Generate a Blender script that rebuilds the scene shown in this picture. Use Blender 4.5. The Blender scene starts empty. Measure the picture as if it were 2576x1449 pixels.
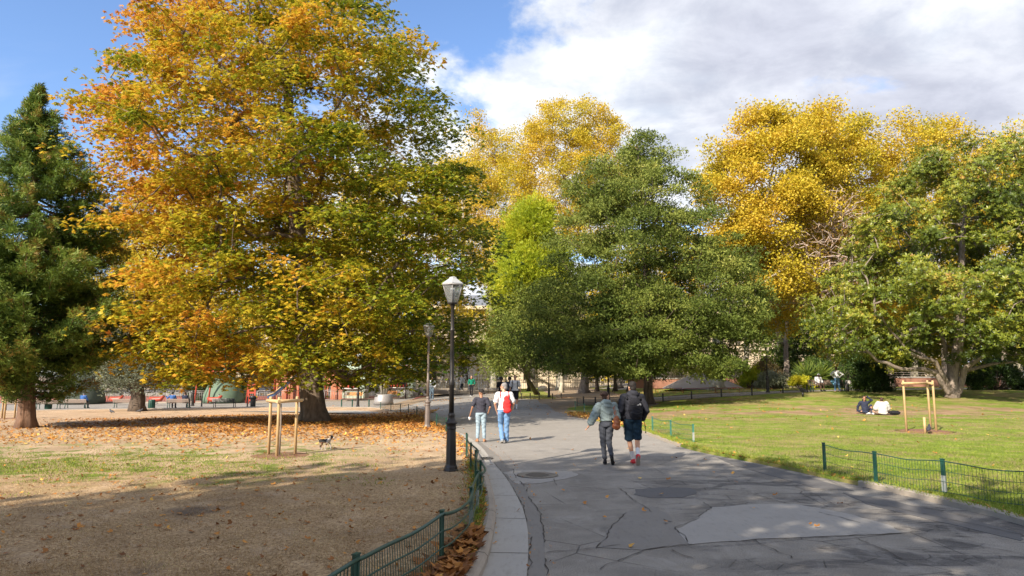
import bpy, bmesh, math, random
import numpy as np
from mathutils import Vector, Matrix, Quaternion
from mathutils.geometry import delaunay_2d_cdt
S = bpy.context.scene
COL = S.collection
rng = np.random.default_rng(7)
random.seed(7)
R = math.radians

# ------------------------------------------------------------------ camera
CAMZ = 2.1; F = 1717.0; PITCH = math.atan(215.5/F)
cd = bpy.data.cameras.new('camera'); cam = bpy.data.objects.new('camera', cd); COL.objects.link(cam)
cd.sensor_width = 36; cd.lens = 36*F/2576.0; cd.clip_end = 2000; cd.clip_start = .1
cam.location = (0, 0, CAMZ); cam.rotation_euler = (math.pi/2+PITCH, 0, 0)
S.camera = cam

def sm(t):
    t = np.clip(t, 0, 1); return t*t*(3-2*t)
def g(x, y):
    """ground height: flat near, falling a little to the far left, rising to the far right"""
    return -.5*sm((y-27)/20)*sm((-x-1)/10) + .8*sm((y-33)/20)*sm((x-6)/13)
def gz(x, y): return float(g(np.float64(x), np.float64(y)))
def ray(px, py):
    v = (724.5-py)/F; cp, sp = math.cos(PITCH), math.sin(PITCH)
    return (px-1288)/F, cp-v*sp, sp+v*cp
def at(px, py):
    """ground point seen at a photo pixel"""
    a, b, c = ray(px, py); t = 2.0
    while t < 400:
        if CAMZ+c*t <= gz(a*t, b*t): break
        t += .25
    lo, hi = t-.25, t
    for _ in range(20):
        m = (lo+hi)/2
        if CAMZ+c*m <= gz(a*m, b*m): hi = m
        else: lo = m
    return Vector((a*hi, b*hi, gz(a*hi, b*hi)))
def up(px, py, Y):
    """point at distance Y seen at a photo pixel"""
    a, b, c = ray(px, py); t = Y/b
    return Vector((a*t, Y, CAMZ+c*t))

# ------------------------------------------------------------------ objects
def tag(o, label=None, cat=None, group=None, kind=None):
    if label: o['label'] = label
    if cat: o['category'] = cat
    if group: o['group'] = group
    if kind: o['kind'] = kind
    return o
def empty(name, loc, rz=0, label=None, cat=None, group=None):
    o = bpy.data.objects.new(name, None); COL.objects.link(o)
    o.location = loc; o.rotation_euler = (0, 0, rz); o.empty_display_size = .2
    return tag(o, label, cat, group)
def link(name, me, parent=None):
    o = bpy.data.objects.new(name, me); COL.objects.link(o)
    if parent: o.parent = parent
    return o
def copy_tree(o, parent=None):
    c = o.copy(); COL.objects.link(c)
    if parent: c.parent = parent
    for ch in [k for k in COL.objects if k.parent == o]:
        copy_tree(ch, c)
    return c
def mesh_np(name, V, Fq, mat, parent=None, tint=None, smooth=False):
    """V (n,3), Fq (m,k) array of faces all with k corners"""
    me = bpy.data.meshes.new(name); V = np.ascontiguousarray(V, dtype=np.float32); Fq = np.asarray(Fq, dtype=np.int32)
    m, k = Fq.shape
    me.vertices.add(len(V)); me.vertices.foreach_set('co', V.ravel())
    me.loops.add(m*k); me.loops.foreach_set('vertex_index', Fq.ravel())
    me.polygons.add(m); me.polygons.foreach_set('loop_start', np.arange(0, m*k, k, dtype=np.int32))
    if smooth: me.polygons.foreach_set('use_smooth', np.ones(m, dtype=bool))
    me.update(calc_edges=True)
    if tint is not None:
        at_ = me.attributes.new('tint', 'FLOAT', 'FACE'); at_.data.foreach_set('value', np.asarray(tint, dtype=np.float32))
    me.materials.append(mat)
    return link(name, me, parent)

class MB:
    """collects shapes into one mesh"""
    def __init__(s): s.v = []; s.f = []; s.mi = []; s.sm = []; s.m = 0
    def add(s, vs, fs, smooth=False):
        b = len(s.v); s.v += [tuple(v) for v in vs]
        for f in fs: s.f.append(tuple(b+i for i in f)); s.mi.append(s.m); s.sm.append(smooth)
    def box(s, c, d, rz=0, rot=None):
        M = rot or Matrix.Rotation(rz, 3, 'Z'); c = Vector(c)
        vs = [c + M @ Vector((x*d[0]/2, y*d[1]/2, z*d[2]/2)) for x in (-1, 1) for y in (-1, 1) for z in (-1, 1)]
        s.add(vs, [(0,1,3,2),(4,6,7,5),(0,4,5,1),(2,3,7,6),(0,2,6,4),(1,5,7,3)])
    def loft(s, rings, cap=True, smooth=True, closed=False):
        n = len(rings[0]); vs = [p for r in rings for p in r]; fs = []
        L = len(rings)
        for i in range(L if closed else L-1):
            j = (i+1) % L
            for k in range(n): fs.append((i*n+k, i*n+(k+1) % n, j*n+(k+1) % n, j*n+k))
        s.add(vs, fs, smooth)
        if cap and not closed:
            b = len(s.v)-len(vs)
            s.f.append(tuple(b+k for k in range(n-1, -1, -1))); s.mi.append(s.m); s.sm.append(False)
            s.f.append(tuple(b+(L-1)*n+k for k in range(n))); s.mi.append(s.m); s.sm.append(False)
    def tube(s, pts, rad, n=8, smooth=True, cap=True, flat=1.0):
        pts = [Vector(p) for p in pts]
        rad = rad if hasattr(rad, '__len__') else [rad]*len(pts)
        rings = []; last = None
        for i, p in enumerate(pts):
            t = (pts[min(i+1, len(pts)-1)]-pts[max(i-1, 0)]).normalized()
            if last is None:
                a = Vector((0, 0, 1)) if abs(t.z) < .9 else Vector((1, 0, 0)); u = t.cross(a).normalized()
            else:
                u = (last - t*last.dot(t)).normalized()
            last = u; w = t.cross(u)
            rings.append([p + (u*math.cos(2*math.pi*k/n)*flat + w*math.sin(2*math.pi*k/n))*rad[i] for k in range(n)])
        s.loft(rings, cap, smooth)
    def lathe(s, prof, n=16, c=(0, 0, 0), smooth=True, phase=0):
        rings = [[Vector((c[0]+r*math.cos(2*math.pi*k/n+phase), c[1]+r*math.sin(2*math.pi*k/n+phase), c[2]+z)) for k in range(n)] for r, z in prof]
        s.loft(rings, True, smooth)
    def ell(s, c, d, n=12, m=8, rot=None):
        c = Vector(c); rings = []
        for i in range(1, m):
            a = math.pi*i/m
            rings.append([c + ((rot or Matrix.Identity(3)) @ Vector((d[0]*math.sin(a)*math.cos(2*math.pi*k/n), d[1]*math.sin(a)*math.sin(2*math.pi*k/n), -d[2]*math.cos(a)))) for k in range(n)])
        s.loft(rings, True, True)
    def build(s, name, mats, parent=None, bevel=0):
        me = bpy.data.meshes.new(name); me.from_pydata([tuple(v) for v in s.v], [], s.f)
        for m in (mats if isinstance(mats, (list, tuple)) else [mats]): me.materials.append(m)
        me.polygons.foreach_set('material_index', s.mi); me.polygons.foreach_set('use_smooth', s.sm)
        me.update()
        o = link(name, me, parent)
        if bevel:
            b = o.modifiers.new('bevel', 'BEVEL'); b.width = bevel; b.segments = 2; b.limit_method = 'ANGLE'
        return o

# ------------------------------------------------------------------ materials
class NT:
    def __init__(s, name):
        s.mat = bpy.data.materials.new(name); s.mat.use_nodes = True; s.t = s.mat.node_tree; s.t.nodes.clear()
        s.out = s.t.nodes.new('ShaderNodeOutputMaterial')
    def n(s, typ, ins=None, **props):
        nd = s.t.nodes.new('ShaderNode'+typ)
        for k, v in props.items(): setattr(nd, k, v)
        for k, v in (ins or {}).items():
            sk = nd.inputs[k]
            if isinstance(v, bpy.types.NodeSocket): s.t.links.new(v, sk)
            else: sk.default_value = v
        return nd
    def math(s, op, a, b=0.0, c=None, clamp=False):
        nd = s.n('Math', {0: a, 1: b}, operation=op, use_clamp=clamp)
        if c is not None:
            if isinstance(c, bpy.types.NodeSocket): s.t.links.new(c, nd.inputs[2])
            else: nd.inputs[2].default_value = c
        return nd.outputs[0]
    def mix(s, f, a, b, mode='MIX'):
        nd = s.n('Mix', data_type='RGBA', blend_type=mode)
        for i, v in ((0, f), (6, a), (7, b)):
            if isinstance(v, bpy.types.NodeSocket): s.t.links.new(v, nd.inputs[i])
            else: nd.inputs[i].default_value = v if i == 0 else c4(v)
        return nd.outputs[2]
    def noise(s, scale, vec=None, detail=4, rough=.55, dist=0, w=None):
        i = {'Scale': scale, 'Detail': detail, 'Roughness': rough, 'Distortion': dist}
        if vec is not None: i['Vector'] = vec
        return s.n('TexNoise', i).outputs['Fac']
    def ramp(s, f, stops, interp='LINEAR'):
        nd = s.n('ValToRGB', {'Fac': f}); cr = nd.color_ramp; cr.interpolation = interp
        while len(cr.elements) < len(stops): cr.elements.new(.5)
        for e, (p, c) in zip(cr.elements, stops): e.position = p; e.color = c4(c)
        return nd.outputs['Color']
    def step(s, v, a, b):
        nd = s.n('MapRange', {'Value': v, 'From Min': a, 'From Max': b}, interpolation_type='SMOOTHSTEP'); return nd.outputs[0]
    def pos(s): return s.n('NewGeometry').outputs['Position']
    def sep(s, v): return s.n('SeparateXYZ', {0: v}).outputs
    def scalev(s, v, sc): return s.n('Mapping', {'Vector': v, 'Scale': sc}).outputs[0]
    def bump(s, h, strength=.3, dist=.02):
        return s.n('Bump', {'Height': h, 'Strength': strength, 'Distance': dist}).outputs[0]
    def surf(s, col, rough=.8, normal=None, metal=0, spec=.5, **kw):
        i = {'Base Color': col if isinstance(col, bpy.types.NodeSocket) else c4(col), 'Roughness': rough, 'Metallic': metal, 'Specular IOR Level': spec}
        if normal is not None: i['Normal'] = normal
        i.update(kw); b = s.n('BsdfPrincipled', i); s.t.links.new(b.outputs[0], s.out.inputs[0]); return b
def c4(c): return tuple(c) if len(c) == 4 else tuple(c)+(1,)

def m_simple(name, col, rough=.6, metal=0, var=.12, scale=8, bump=0, spec=.5, **kw):
    t = NT(name); v = t.n('TexCoord').outputs['Object']
    n = t.noise(scale, v); c = t.mix(n, tuple(x*(1-var) for x in col), tuple(min(1, x*(1+var)) for x in col))
    t.surf(c, rough, t.bump(t.noise(scale*6, v), bump, .01) if bump else None, metal, spec, **kw); return t.mat
def m_leaf(name, stops, transl=.35, rough=.5, spec=.35):
    t = NT(name); a = t.n('Attribute', attribute_name='tint', attribute_type='GEOMETRY').outputs['Fac']
    c = t.ramp(a, stops); b = t.surf(c, rough, spec=spec)
    tr = t.n('BsdfTranslucent', {'Color': t.mix(.5, c, c, 'MIX')}); mx = t.n('MixShader', {0: transl, 1: b.outputs[0], 2: tr.outputs[0]})
    t.t.links.new(mx.outputs[0], t.out.inputs[0]); return t.mat
def m_bark(name, a, b, scale=3, stretch=.25, bump=.9, plates=False):
    t = NT(name); p = t.n('TexCoord').outputs['Object']; v = t.scalev(p, (1, 1, stretch))
    n = t.noise(scale*3, v, 6, .65); n2 = t.noise(scale*.8, p, 3)
    if plates:
        c = t.ramp(t.noise(scale, p, 2, .5, .6), [(.35, a), (.47, b), (.55, tuple(x*.8 for x in b)), (.62, a)])
    else:
        c = t.mix(t.step(n, .3, .7), a, b); c = t.mix(t.math('MULTIPLY', n2, .5), c, tuple(x*.6 for x in a))
    t.surf(c, .9, t.bump(n, bump, .04)); return t.mat
# ------------------------------------------------------------------ light and sky
SUN_AZ = R(216); SUN_EL = R(33)
tosun = Vector((math.sin(SUN_AZ)*math.cos(SUN_EL), math.cos(SUN_AZ)*math.cos(SUN_EL), math.sin(SUN_EL)))
ld = bpy.data.lights.new('sun', 'SUN'); ld.energy = 4.9; ld.angle = R(.5); ld.color = (1, .89, .73)
so = bpy.data.objects.new('sun', ld); COL.objects.link(so); so.rotation_euler = (-tosun).to_track_quat('-Z', 'Y').to_euler()
so.location = (-20, -30, 30)
W = bpy.data.worlds.new('World'); S.world = W; W.use_nodes = True
def build_world():
    t = NT.__new__(NT); t.t = W.node_tree; t.t.nodes.clear()
    out = t.n('OutputWorld'); bg = t.n('Background')
    sky = t.n('TexSky', sky_type='NISHITA', sun_disc=False, sun_elevation=SUN_EL, sun_rotation=SUN_AZ, altitude=50, air_density=1.0, dust_density=.6, ozone_density=1.6)
    d = t.n('TexCoord').outputs['Generated']; x, y, z = t.sep(d)[:3]
    inv = t.math('DIVIDE', 1.0, t.math('ADD', t.math('MAXIMUM', z, 0.0), .22))
    P = t.n('CombineXYZ', {0: t.math('MULTIPLY', x, inv), 1: t.math('MULTIPLY', y, inv), 2: 0.0}).outputs[0]
    sh = lambda v: t.n('VectorMath', {0: P, 1: v}, operation='ADD').outputs[0]
    n1 = t.noise(1.5, sh(SEEDV), 8, .58, .35)
    cov = t.math('ADD', t.math('ADD', t.math('MULTIPLY', n1, 2.4), t.math('MULTIPLY', t.math('MINIMUM', x, .16), 1.7)), -.47)
    cov = t.math('ADD', cov, t.math('ADD', t.math('MULTIPLY', t.math('MAXIMUM', t.math('MULTIPLY', y, -1.0), 0.0), .6), t.math('MULTIPLY', t.step(z, .55, .85), .45)))  # extra unseen cloud behind and overhead, added to make the fill less blue
    mask = t.step(cov, .40, .62)
    # wisps low on the left
    n2 = t.noise(2.2, t.scalev(P, (.6, 1.2, 1)), 6, .6, .4)
    wis = t.math('MULTIPLY', t.step(n2, .5, .75), t.step(z, .42, .2)); wis = t.math('MULTIPLY', wis, .6)
    mask = t.math('MAXIMUM', mask, wis)
    n3 = t.noise(1.6, t.scalev(sh((7.3, 5.6, 2)), (.7, 1, 1)), 6, .55, .4)
    dark = t.step(t.math('ADD', n3, t.math('ADD', t.math('MULTIPLY', x, .36), t.math('MULTIPLY', z, .30))), .60, .88)
    fine = t.noise(4.2, P, 8, .62, .3)
    lit = t.mix(t.step(fine, .3, .7), (5.0, 5.5, 6.4), (8.4, 8.5, 8.6))
    shd = t.mix(t.step(fine, .3, .7), (3.8, 4.0, 4.8), (5.3, 5.5, 6.3))
    cl = t.mix(dark, lit, shd)
    skyc = t.mix(1.0, sky.outputs[0], (SKYG[0], SKYG[1], SKYG[2]), 'MULTIPLY')
    c = t.mix(mask, skyc, cl)
    t.t.links.new(c, bg.inputs[0]); bg.inputs[1].default_value = .08
    t.t.links.new(bg.outputs[0], out.inputs[0])
SEEDV = (2, 14, 5)
SKYG = (1.35, 1.5, 1.75)
build_world()
S.view_settings.view_transform = 'Standard'; S.view_settings.look = 'None'; S.view_settings.exposure = .93; S.view_settings.gamma = 1
S.render.engine = 'CYCLES'
S.cycles.max_bounces = 6; S.cycles.diffuse_bounces = 2; S.cycles.transparent_max_bounces = 8; S.cycles.use_denoising = True

# ------------------------------------------------------------------ ground
def lawn_mat(name, side):
    t = NT(name); p = t.pos(); x, y, z = t.sep(p)[:3]
    big = t.noise(.35, p, 4, .6); mid = t.noise(1.6, p, 5, .65); fine = t.noise(22, p, 4, .7); spk = t.noise(90, p, 2, .6)
    if side == 'left':
        dirt = t.mix(mid, (.46, .33, .21), (.62, .47, .32))
        straw = t.mix(t.step(fine, .35, .65), (.30, .195, .105), (.58, .41, .23))
        near = t.step(y, 19, 12)
        c = t.mix(t.math('MULTIPLY', near, t.step(mid, .25, .5)), dirt, straw)
        c = t.mix(t.math('MULTIPLY', t.step(big, .58, .7), near), c, (.17, .125, .09))
        band = t.math('MULTIPLY', t.step(y, 11.5, 14), t.step(y, 24, 17)); band = t.math('MULTIPLY', band, t.step(x, -1.5, -6))
        gm = t.math('MULTIPLY', band, t.step(t.math("ADD", t.math("MULTIPLY", mid, .75), t.math("MULTIPLY", fine, .35)), .54, .62))
        c = t.mix(gm, c, t.mix(fine, (.07, .13, .012), (.22, .26, .05)))
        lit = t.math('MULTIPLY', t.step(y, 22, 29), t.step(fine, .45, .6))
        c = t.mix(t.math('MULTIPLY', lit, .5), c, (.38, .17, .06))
    else:
        gr = t.mix(t.step(fine, .3, .7), (.13, .20, .026), (.29, .36, .055))
        yl = t.mix(fine, (.27, .24, .08), (.36, .30, .13))
        c = t.mix(t.step(t.math('ADD', t.math('MULTIPLY', mid, .5), t.math('MULTIPLY', big, .5)), .45, .56), gr, yl)
        dirt = t.mix(mid, (.30, .18, .11), (.42, .29, .18))
        bare = t.math('MULTIPLY', t.step(y, 26.5, 33), t.step(y, 46, 37))
        bare = t.step(t.math('ADD', t.math('MULTIPLY', bare, .32), t.math('ADD', t.math('MULTIPLY', big, .5), t.math('MULTIPLY', mid, .3))), .64, .80)
        # worn ring under the tree guard
        dx = t.math('SUBTRACT', x, GUARD[0]); dy = t.math('SUBTRACT', y, GUARD[1])
        rr = t.math('SQRT', t.math('ADD', t.math('MULTIPLY', dx, dx), t.math('MULTIPLY', dy, dy)))
        ring = t.step(t.math('ADD', rr, mid), 1.9, 1.3)
        bare = t.math('MAXIMUM', t.math('MAXIMUM', bare, ring), t.math('MULTIPLY', t.step(big, .66, .72), .8))
        edge = t.step(y, 14, 30)
        c = t.mix(bare, c, dirt)
    c = t.mix(1.0, c, t.mix(t.step(t.noise(.8, p, 6, .7, .5), .3, .7), (.74, .72, .70), (1.12, 1.12, 1.12)), 'MULTIPLY')
    c = t.mix(.55, c, t.mix(spk, (.3, .3, .3), (.7, .7, .7)), 'OVERLAY')
    t.surf(c, .95, t.bump(t.math('ADD', fine, spk), .8, .03), spec=.15); return t.mat

GUARD = at(2325, 1092)
M = {}
def asphalt_mat():
    t = NT('asphalt'); p = t.pos(); x, y, z = t.sep(p)[:3]
    spk = t.noise(75, p, 3, .75); fine = t.noise(40, p, 3, .7); mid = t.noise(1.1, p, 5, .6); big = t.noise(.25, p, 4, .55)
    c = t.mix(t.step(mid, .3, .7), (.175, .158, .138), (.25, .230, .203))
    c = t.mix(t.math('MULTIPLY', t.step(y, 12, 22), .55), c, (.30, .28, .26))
    # dark tar stains, stretched along the right edge of the path
    st = t.noise(.9, t.scalev(p, (.8, 1.7, 1)), 5, .65, .8)
    nearr = t.math('MULTIPLY', t.step(x, .2, 4.5), t.step(y, 21, 12))
    dk = t.math('MULTIPLY', t.step(st, .47, .60), nearr)
    c = t.mix(t.math('MULTIPLY', dk, .75), c, (.050, .048, .052))
    c = t.mix(t.math('MULTIPLY', t.step(t.noise(.6, p, 5, .6, 1), .62, .68), .35), c, (.07, .068, .07))
    # fine crack net
    wv = t.n('VectorMath', {0: p, 1: t.n('VectorMath', {0: t.n('TexNoise', {'Scale': 1.7, 'Detail': 6}).outputs['Color'], 1: (.7, .7, 0)}, operation='MULTIPLY').outputs[0]}, operation='ADD').outputs[0]
    vo = t.n('TexVoronoi', {'Vector': wv, 'Scale': .75}, feature='DISTANCE_TO_EDGE', voronoi_dimensions='2D').outputs['Distance']
    gate = t.math('MULTIPLY', t.step(t.noise(.33, p, 3), .44, .58), t.step(y, 22, 13))
    cr = t.math('MULTIPLY', t.step(vo, .012, .003), t.math('MULTIPLY', gate, .7))
    vo2 = t.n('TexVoronoi', {'Vector': wv, 'Scale': 2.6}, feature='DISTANCE_TO_EDGE', voronoi_dimensions='2D').outputs['Distance']
    cr2 = t.math('MULTIPLY', t.step(vo2, .03, .01), t.math('MULTIPLY', dk, .8))
    cr = t.math('MAXIMUM', cr, cr2)
    c = t.mix(cr, c, (.025, .023, .022))
    c = t.mix(.75, c, t.mix(t.step(spk, .38, .62), (.25, .25, .25), (.75, .75, .75)), 'OVERLAY')
    c = t.mix(t.math('MULTIPLY', t.step(t.noise(2.3, t.scalev(p, (1, .6, 1)), 6, .7, 1.2), .48, .70), .4), c, (.33, .31, .285))
    h = t.math('SUBTRACT', t.math('ADD', t.math('MULTIPLY', spk, .4), fine), t.math('MULTIPLY', cr, 3))
    t.surf(c, .85, t.bump(h, .5, .01), spec=.3); return t.mat
def concrete_mat(name, a, b, joint=None):
    t = NT(name); p = t.pos(); spk = t.noise(120, p, 2, .7); mid = t.noise(1.8, p, 6, .65); st = t.noise(6, t.scalev(p, (2.5, .7, 1)), 4, .6)
    c = t.mix(mid, a, b); c = t.mix(t.math('MULTIPLY', t.step(st, .5, .75), .35), c, tuple(k*.6 for k in a))
    c = t.mix(.3, c, t.mix(spk, (.3, .3, .3), (.7, .7, .7)), 'OVERLAY')
    t.surf(c, .85, t.bump(t.math('ADD', spk, mid), .3, .01), spec=.3); return t.mat
M['asphalt'] = asphalt_mat()
M['lawnL'] = lawn_mat('dry_lawn', 'left'); M['lawnR'] = lawn_mat('green_lawn', 'right')
M['conc'] = concrete_mat('gutter_concrete', (.31, .295, .27), (.40, .38, .35))
M['patch'] = concrete_mat('patch_concrete', (.26, .245, .225), (.33, .312, .29))
M['patch2'] = concrete_mat('patch_tar', (.165, .152, .138), (.23, .214, .195))
M['patchdark'] = concrete_mat('patch_dark', (.09, .088, .09), (.13, .125, .125))
M['stone'] = concrete_mat('kerb_stone', (.26, .22, .18), (.38, .33, .27))
M['crack'] = m_simple('crack_dirt', (.06, .052, .045), 1, spec=.1)
M['earth'] = concrete_mat('earth', (.22, .16, .11), (.33, .25, .17))

def grid(name, x0, x1, y0, y1, st, zo, mat, kind='structure'):
    nx = int((x1-x0)/st)+1; ny = int((y1-y0)/st)+1
    X, Y = np.meshgrid(np.linspace(x0, x1, nx), np.linspace(y0, y1, ny)); V = np.stack([X, Y, g(X, Y)+zo], -1).reshape(-1, 3)
    i = np.arange(nx*ny).reshape(ny, nx); Fq = np.stack([i[:-1, :-1], i[:-1, 1:], i[1:, 1:], i[1:, :-1]], -1).reshape(-1, 4)
    o = mesh_np(name, V, Fq, mat, smooth=True); tag(o, kind=kind); return o
def poly(name, pts, mat, zo, st=1.5, kind='structure', skirt=.12, link_=True):
    """sheet over a polygon, following the ground, with a skirt down its edge"""
    P = []
    for a, b in zip(pts, pts[1:]+pts[:1]):
        a = Vector(a[:2]); b = Vector(b[:2]); n = max(1, int((b-a).length/st))
        P += [a.lerp(b, i/n) for i in range(n)]
    xs = [p.x for p in P]; ys = [p.y for p in P]; nb = len(P)
    def inside(x, y):
        c = False; j = nb-1
        for i in range(nb):
            a, b = P[i], P[j]
            if (a.y > y) != (b.y > y) and x < (b.x-a.x)*(y-a.y)/(b.y-a.y)+a.x: c = not c
            j = i
        return c
    gx = np.arange(min(xs)+st*.5, max(xs), st); gy = np.arange(min(ys)+st*.5, max(ys), st)
    Q = [Vector((x, y)) for x in gx for y in gy if inside(x, y)]
    r = delaunay_2d_cdt(P+Q, [], [list(range(nb))], 1, 1e-4)
    vs = [(v.x, v.y, gz(v.x, v.y)+zo) for v in r[0]]; fs = [tuple(f) for f in r[2]]
    mb = MB(); mb.add(vs, fs)
    for f in range(len(mb.f)):
        a, b, c = (Vector(mb.v[i]) for i in mb.f[f][:3])
        if (b-a).cross(c-a).z < 0: mb.f[f] = tuple(reversed(mb.f[f]))
    if skirt:
        for a, b in zip(P, P[1:]+P[:1]):
            za, zb = gz(*a)+zo, gz(*b)+zo
            mb.add([(a.x, a.y, za), (b.x, b.y, zb), (b.x, b.y, zb-skirt), (a.x, a.y, za-skirt)], [(0, 1, 2, 3)])
    o = mb.build(name, mat); tag(o, kind=kind); return o
def smoothline(pts, n=4):
    P = [Vector(p[:2]) for p in pts]; out = []
    for i in range(len(P)-1):
        p0, p1, p2, p3 = P[max(i-1, 0)], P[i], P[i+1], P[min(i+2, len(P)-1)]
        for k in range(n):
            t = k/n
            out.append(.5*((2*p1)+(p2-p0)*t+(2*p0-5*p1+4*p2-p3)*t*t+(3*p1-p0-3*p2+p3)*t**3))
    out.append(P[-1]); return out
def normals(L):
    N = []
    for i in range(len(L)):
        t = (L[min(i+1, len(L)-1)]-L[max(i-1, 0)]).normalized(); N.append(Vector((t.y, -t.x)))
    return N
def sweep(name, L, prof, mat, kind='structure'):
    """prof: (offset to the right of travel, height)"""
    N = normals(L); mb = MB(); rings = [[Vector((p.x+n.x*o, p.y+n.y*o, gz(p.x, p.y)+h)) for o, h in prof] for p, n in zip(L, N)]
    k = len(prof)
    vs = [q for r in rings for q in r]; fs = [(i*k+j, i*k+j+1, (i+1)*k+j+1, (i+1)*k+j) for i in range(len(rings)-1) for j in range(k-1)]
    mb.add(vs, fs); 
    mb.f = [tuple(reversed(f)) for f in mb.f]
    o = mb.build(name, mat); tag(o, kind=kind); return o

ground = grid('ground', -420, 420, -60, 780, 12, -.06, M['earth'])
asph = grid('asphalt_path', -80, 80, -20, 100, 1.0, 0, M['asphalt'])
# kerb line on the left, near to far
KL = [at(*p) for p in ((1243, 1340), (1247, 1290), (1240, 1250), (1226, 1200), (1212, 1165), (1190, 1130), (1165, 1105), (1140, 1088), (1115, 1076), (1050, 1050), (960, 1031), (880, 1028), (700, 1028), (480, 1030), (200, 1034), (0, 1038))]
KL = [Vector((-.9, 2)), Vector((-.62, 5)), at(1215, 1449)] + KL
KLs = smoothline([Vector(p[:2]) for p in KL], 5)
NL = normals(KLs)
kin = [p-n*.15 for p, n in zip(KLs, NL)]
farL = Vector((-85, 46)); lawnL_poly = kin + [farL, Vector((-85, 1.5)), Vector((-30, 1.5))]
dry_lawn = poly('dry_lawn', lawnL_poly, M['lawnL'], .10, 1.1)
sweep('kerb', KLs, [(0, -.05), (0, .09), (-.03, .125), (-.10, .135), (-.15, .11), (-.16, .05)], M['stone'])
GL = smoothline([Vector((-.28, 2)), Vector((0.02, 5))] + [at(*p) for p in ((1325, 1449), (1329, 1400), (1328, 1340), (1318, 1290), (1300, 1250), (1270, 1200), (1240, 1165), (1215, 1130), (1185, 1105), (1155, 1088), (1130, 1076), (1062, 1050), (975, 1031))], 4)
def strip(name, A, B, mat, zo, th=.02):
    m = 60
    def res(Lx):
        Lx = [Vector(p[:2]) for p in Lx]; d = [0]
        for a, b in zip(Lx, Lx[1:]): d.append(d[-1]+(b-a).length)
        o = []; j = 0
        for i in range(m):
            s_ = d[-1]*i/(m-1)
            while j < len(d)-2 and d[j+1] < s_: j += 1
            o.append(Lx[j].lerp(Lx[j+1], (s_-d[j])/max(1e-6, d[j+1]-d[j])))
        return o
    A = res(A); B = res(B); mb = MB()
    vs = []
    for a, b in zip(A, B): vs += [(a.x, a.y, gz(*a)+zo), (b.x, b.y, gz(*b)+zo), (b.x, b.y, gz(*b)-th)]
    fs = []
    for i in range(m-1): fs += [(3*i, 3*i+1, 3*i+4, 3*i+3), (3*i+1, 3*i+2, 3*i+5, 3*i+4)]
    mb.add(vs, fs); return tag(mb.build(name, mat), kind='structure')
kend = [p for p in KLs if p.y < at(960, 1031).y]
strip('concrete_gutter', kend, GL, M['conc'], .022)
ML = smoothline([Vector((.05, 2)), Vector((.3, 5))] + [at(*p) for p in ((1372, 1449), (1368, 1340), (1350, 1285), (1318, 1225), (1285, 1180), (1245, 1140), (1205, 1110))], 4)
strip('tar_strip', [p for p in GL if p.y < ML[-1].y+.3], ML, M['patch2'], .004)
# right lawn
RL = [Vector((6.6, 2)), Vector((6.9, 6))] + [at(*p) for p in ((2576, 1322), (2447, 1287), (2338, 1261), (2250, 1240), (2180, 1226), (2075, 1203), (1960, 1177), (1850, 1155), (1760, 1137), (1700, 1120), (1620, 1090), (1560, 1072), (1500, 1059), (1450, 1049), (1425, 1038), (1432, 1028))]
RLs = smoothline([Vector(p[:2]) for p in RL], 5)
back = [at(1500, 1020), at(1580, 1017), at(1668, 1012), at(1740, 1006), at(1815, 1001), at(1892, 997), at(1970, 991), at(2060, 987), at(2300, 982)]
back = [Vector(p[:2]) for p in back]+[Vector((48, 58)), Vector((85, 62))]
green_lawn = poly('green_lawn', RLs+back+[Vector((85, 1.5))], M['lawnR'], .07, 1.1, skirt=.1)
kr = [p for p in RLs if p.y < at(2150, 1220).y]
sweep('kerb', kr, [(-.02, -.05), (-.02, .08), (0, .10), (.12, .105), (.16, .06)], M['stone'])
kr2 = [p for p in RLs if at(1720, 1125).y < p.y < at(1580, 1078).y]
sweep('kerb', kr2, [(-.02, -.05), (-.02, .07), (0, .085), (.12, .09), (.16, .06)], M['stone'])

# patches and cracks of the asphalt
def px_poly(pts): return [Vector(at(*p)[:2]) for p in pts]
def patch(name, pts, mat, zo):
    L = px_poly(pts); L = sum([[a.lerp(b, k/4)+Vector((random.uniform(-.03, .03), random.uniform(-.03, .03))) for k in range(4)] for a, b in zip(L, L[1:]+L[:1])], [])
    return poly(name, L, mat, zo, .8, skirt=.004)
patch('concrete_patch', [(1700, 1332), (1752, 1308), (1790, 1278), (1870, 1270), (2000, 1268), (2120, 1290), (2230, 1320), (2275, 1342), (2150, 1348), (1900, 1358), (1738, 1370)], M['patch'], .008)
patch('concrete_patch', [(1268, 1190), (1300, 1182), (1440, 1186), (1455, 1196), (1420, 1206), (1360, 1216), (1300, 1219)], M['patch'], .008)
patch('asphalt_patch', [(1500, 1378), (1530, 1335), (1580, 1285), (1640, 1276), (1690, 1300), (1700, 1330), (1738, 1368), (1620, 1385)], M['patch2'], .006)
patch('asphalt_patch', [(1600, 1232), (1660, 1226), (1740, 1228), (1755, 1240), (1720, 1252), (1640, 1254), (1600, 1245)], M['patchdark'], .006)
patch('asphalt_patch', [(1800, 1150), (1900, 1168), (2050, 1205), (2150, 1236), (2050, 1228), (1950, 1200), (1850, 1172)], M['patchdark'], .006)
patch('asphalt_patch', [(2120, 1240), (2250, 1262), (2420, 1300), (2576, 1345), (2576, 1362), (2350, 1310), (2180, 1268)], M['patchdark'], .006)
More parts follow.
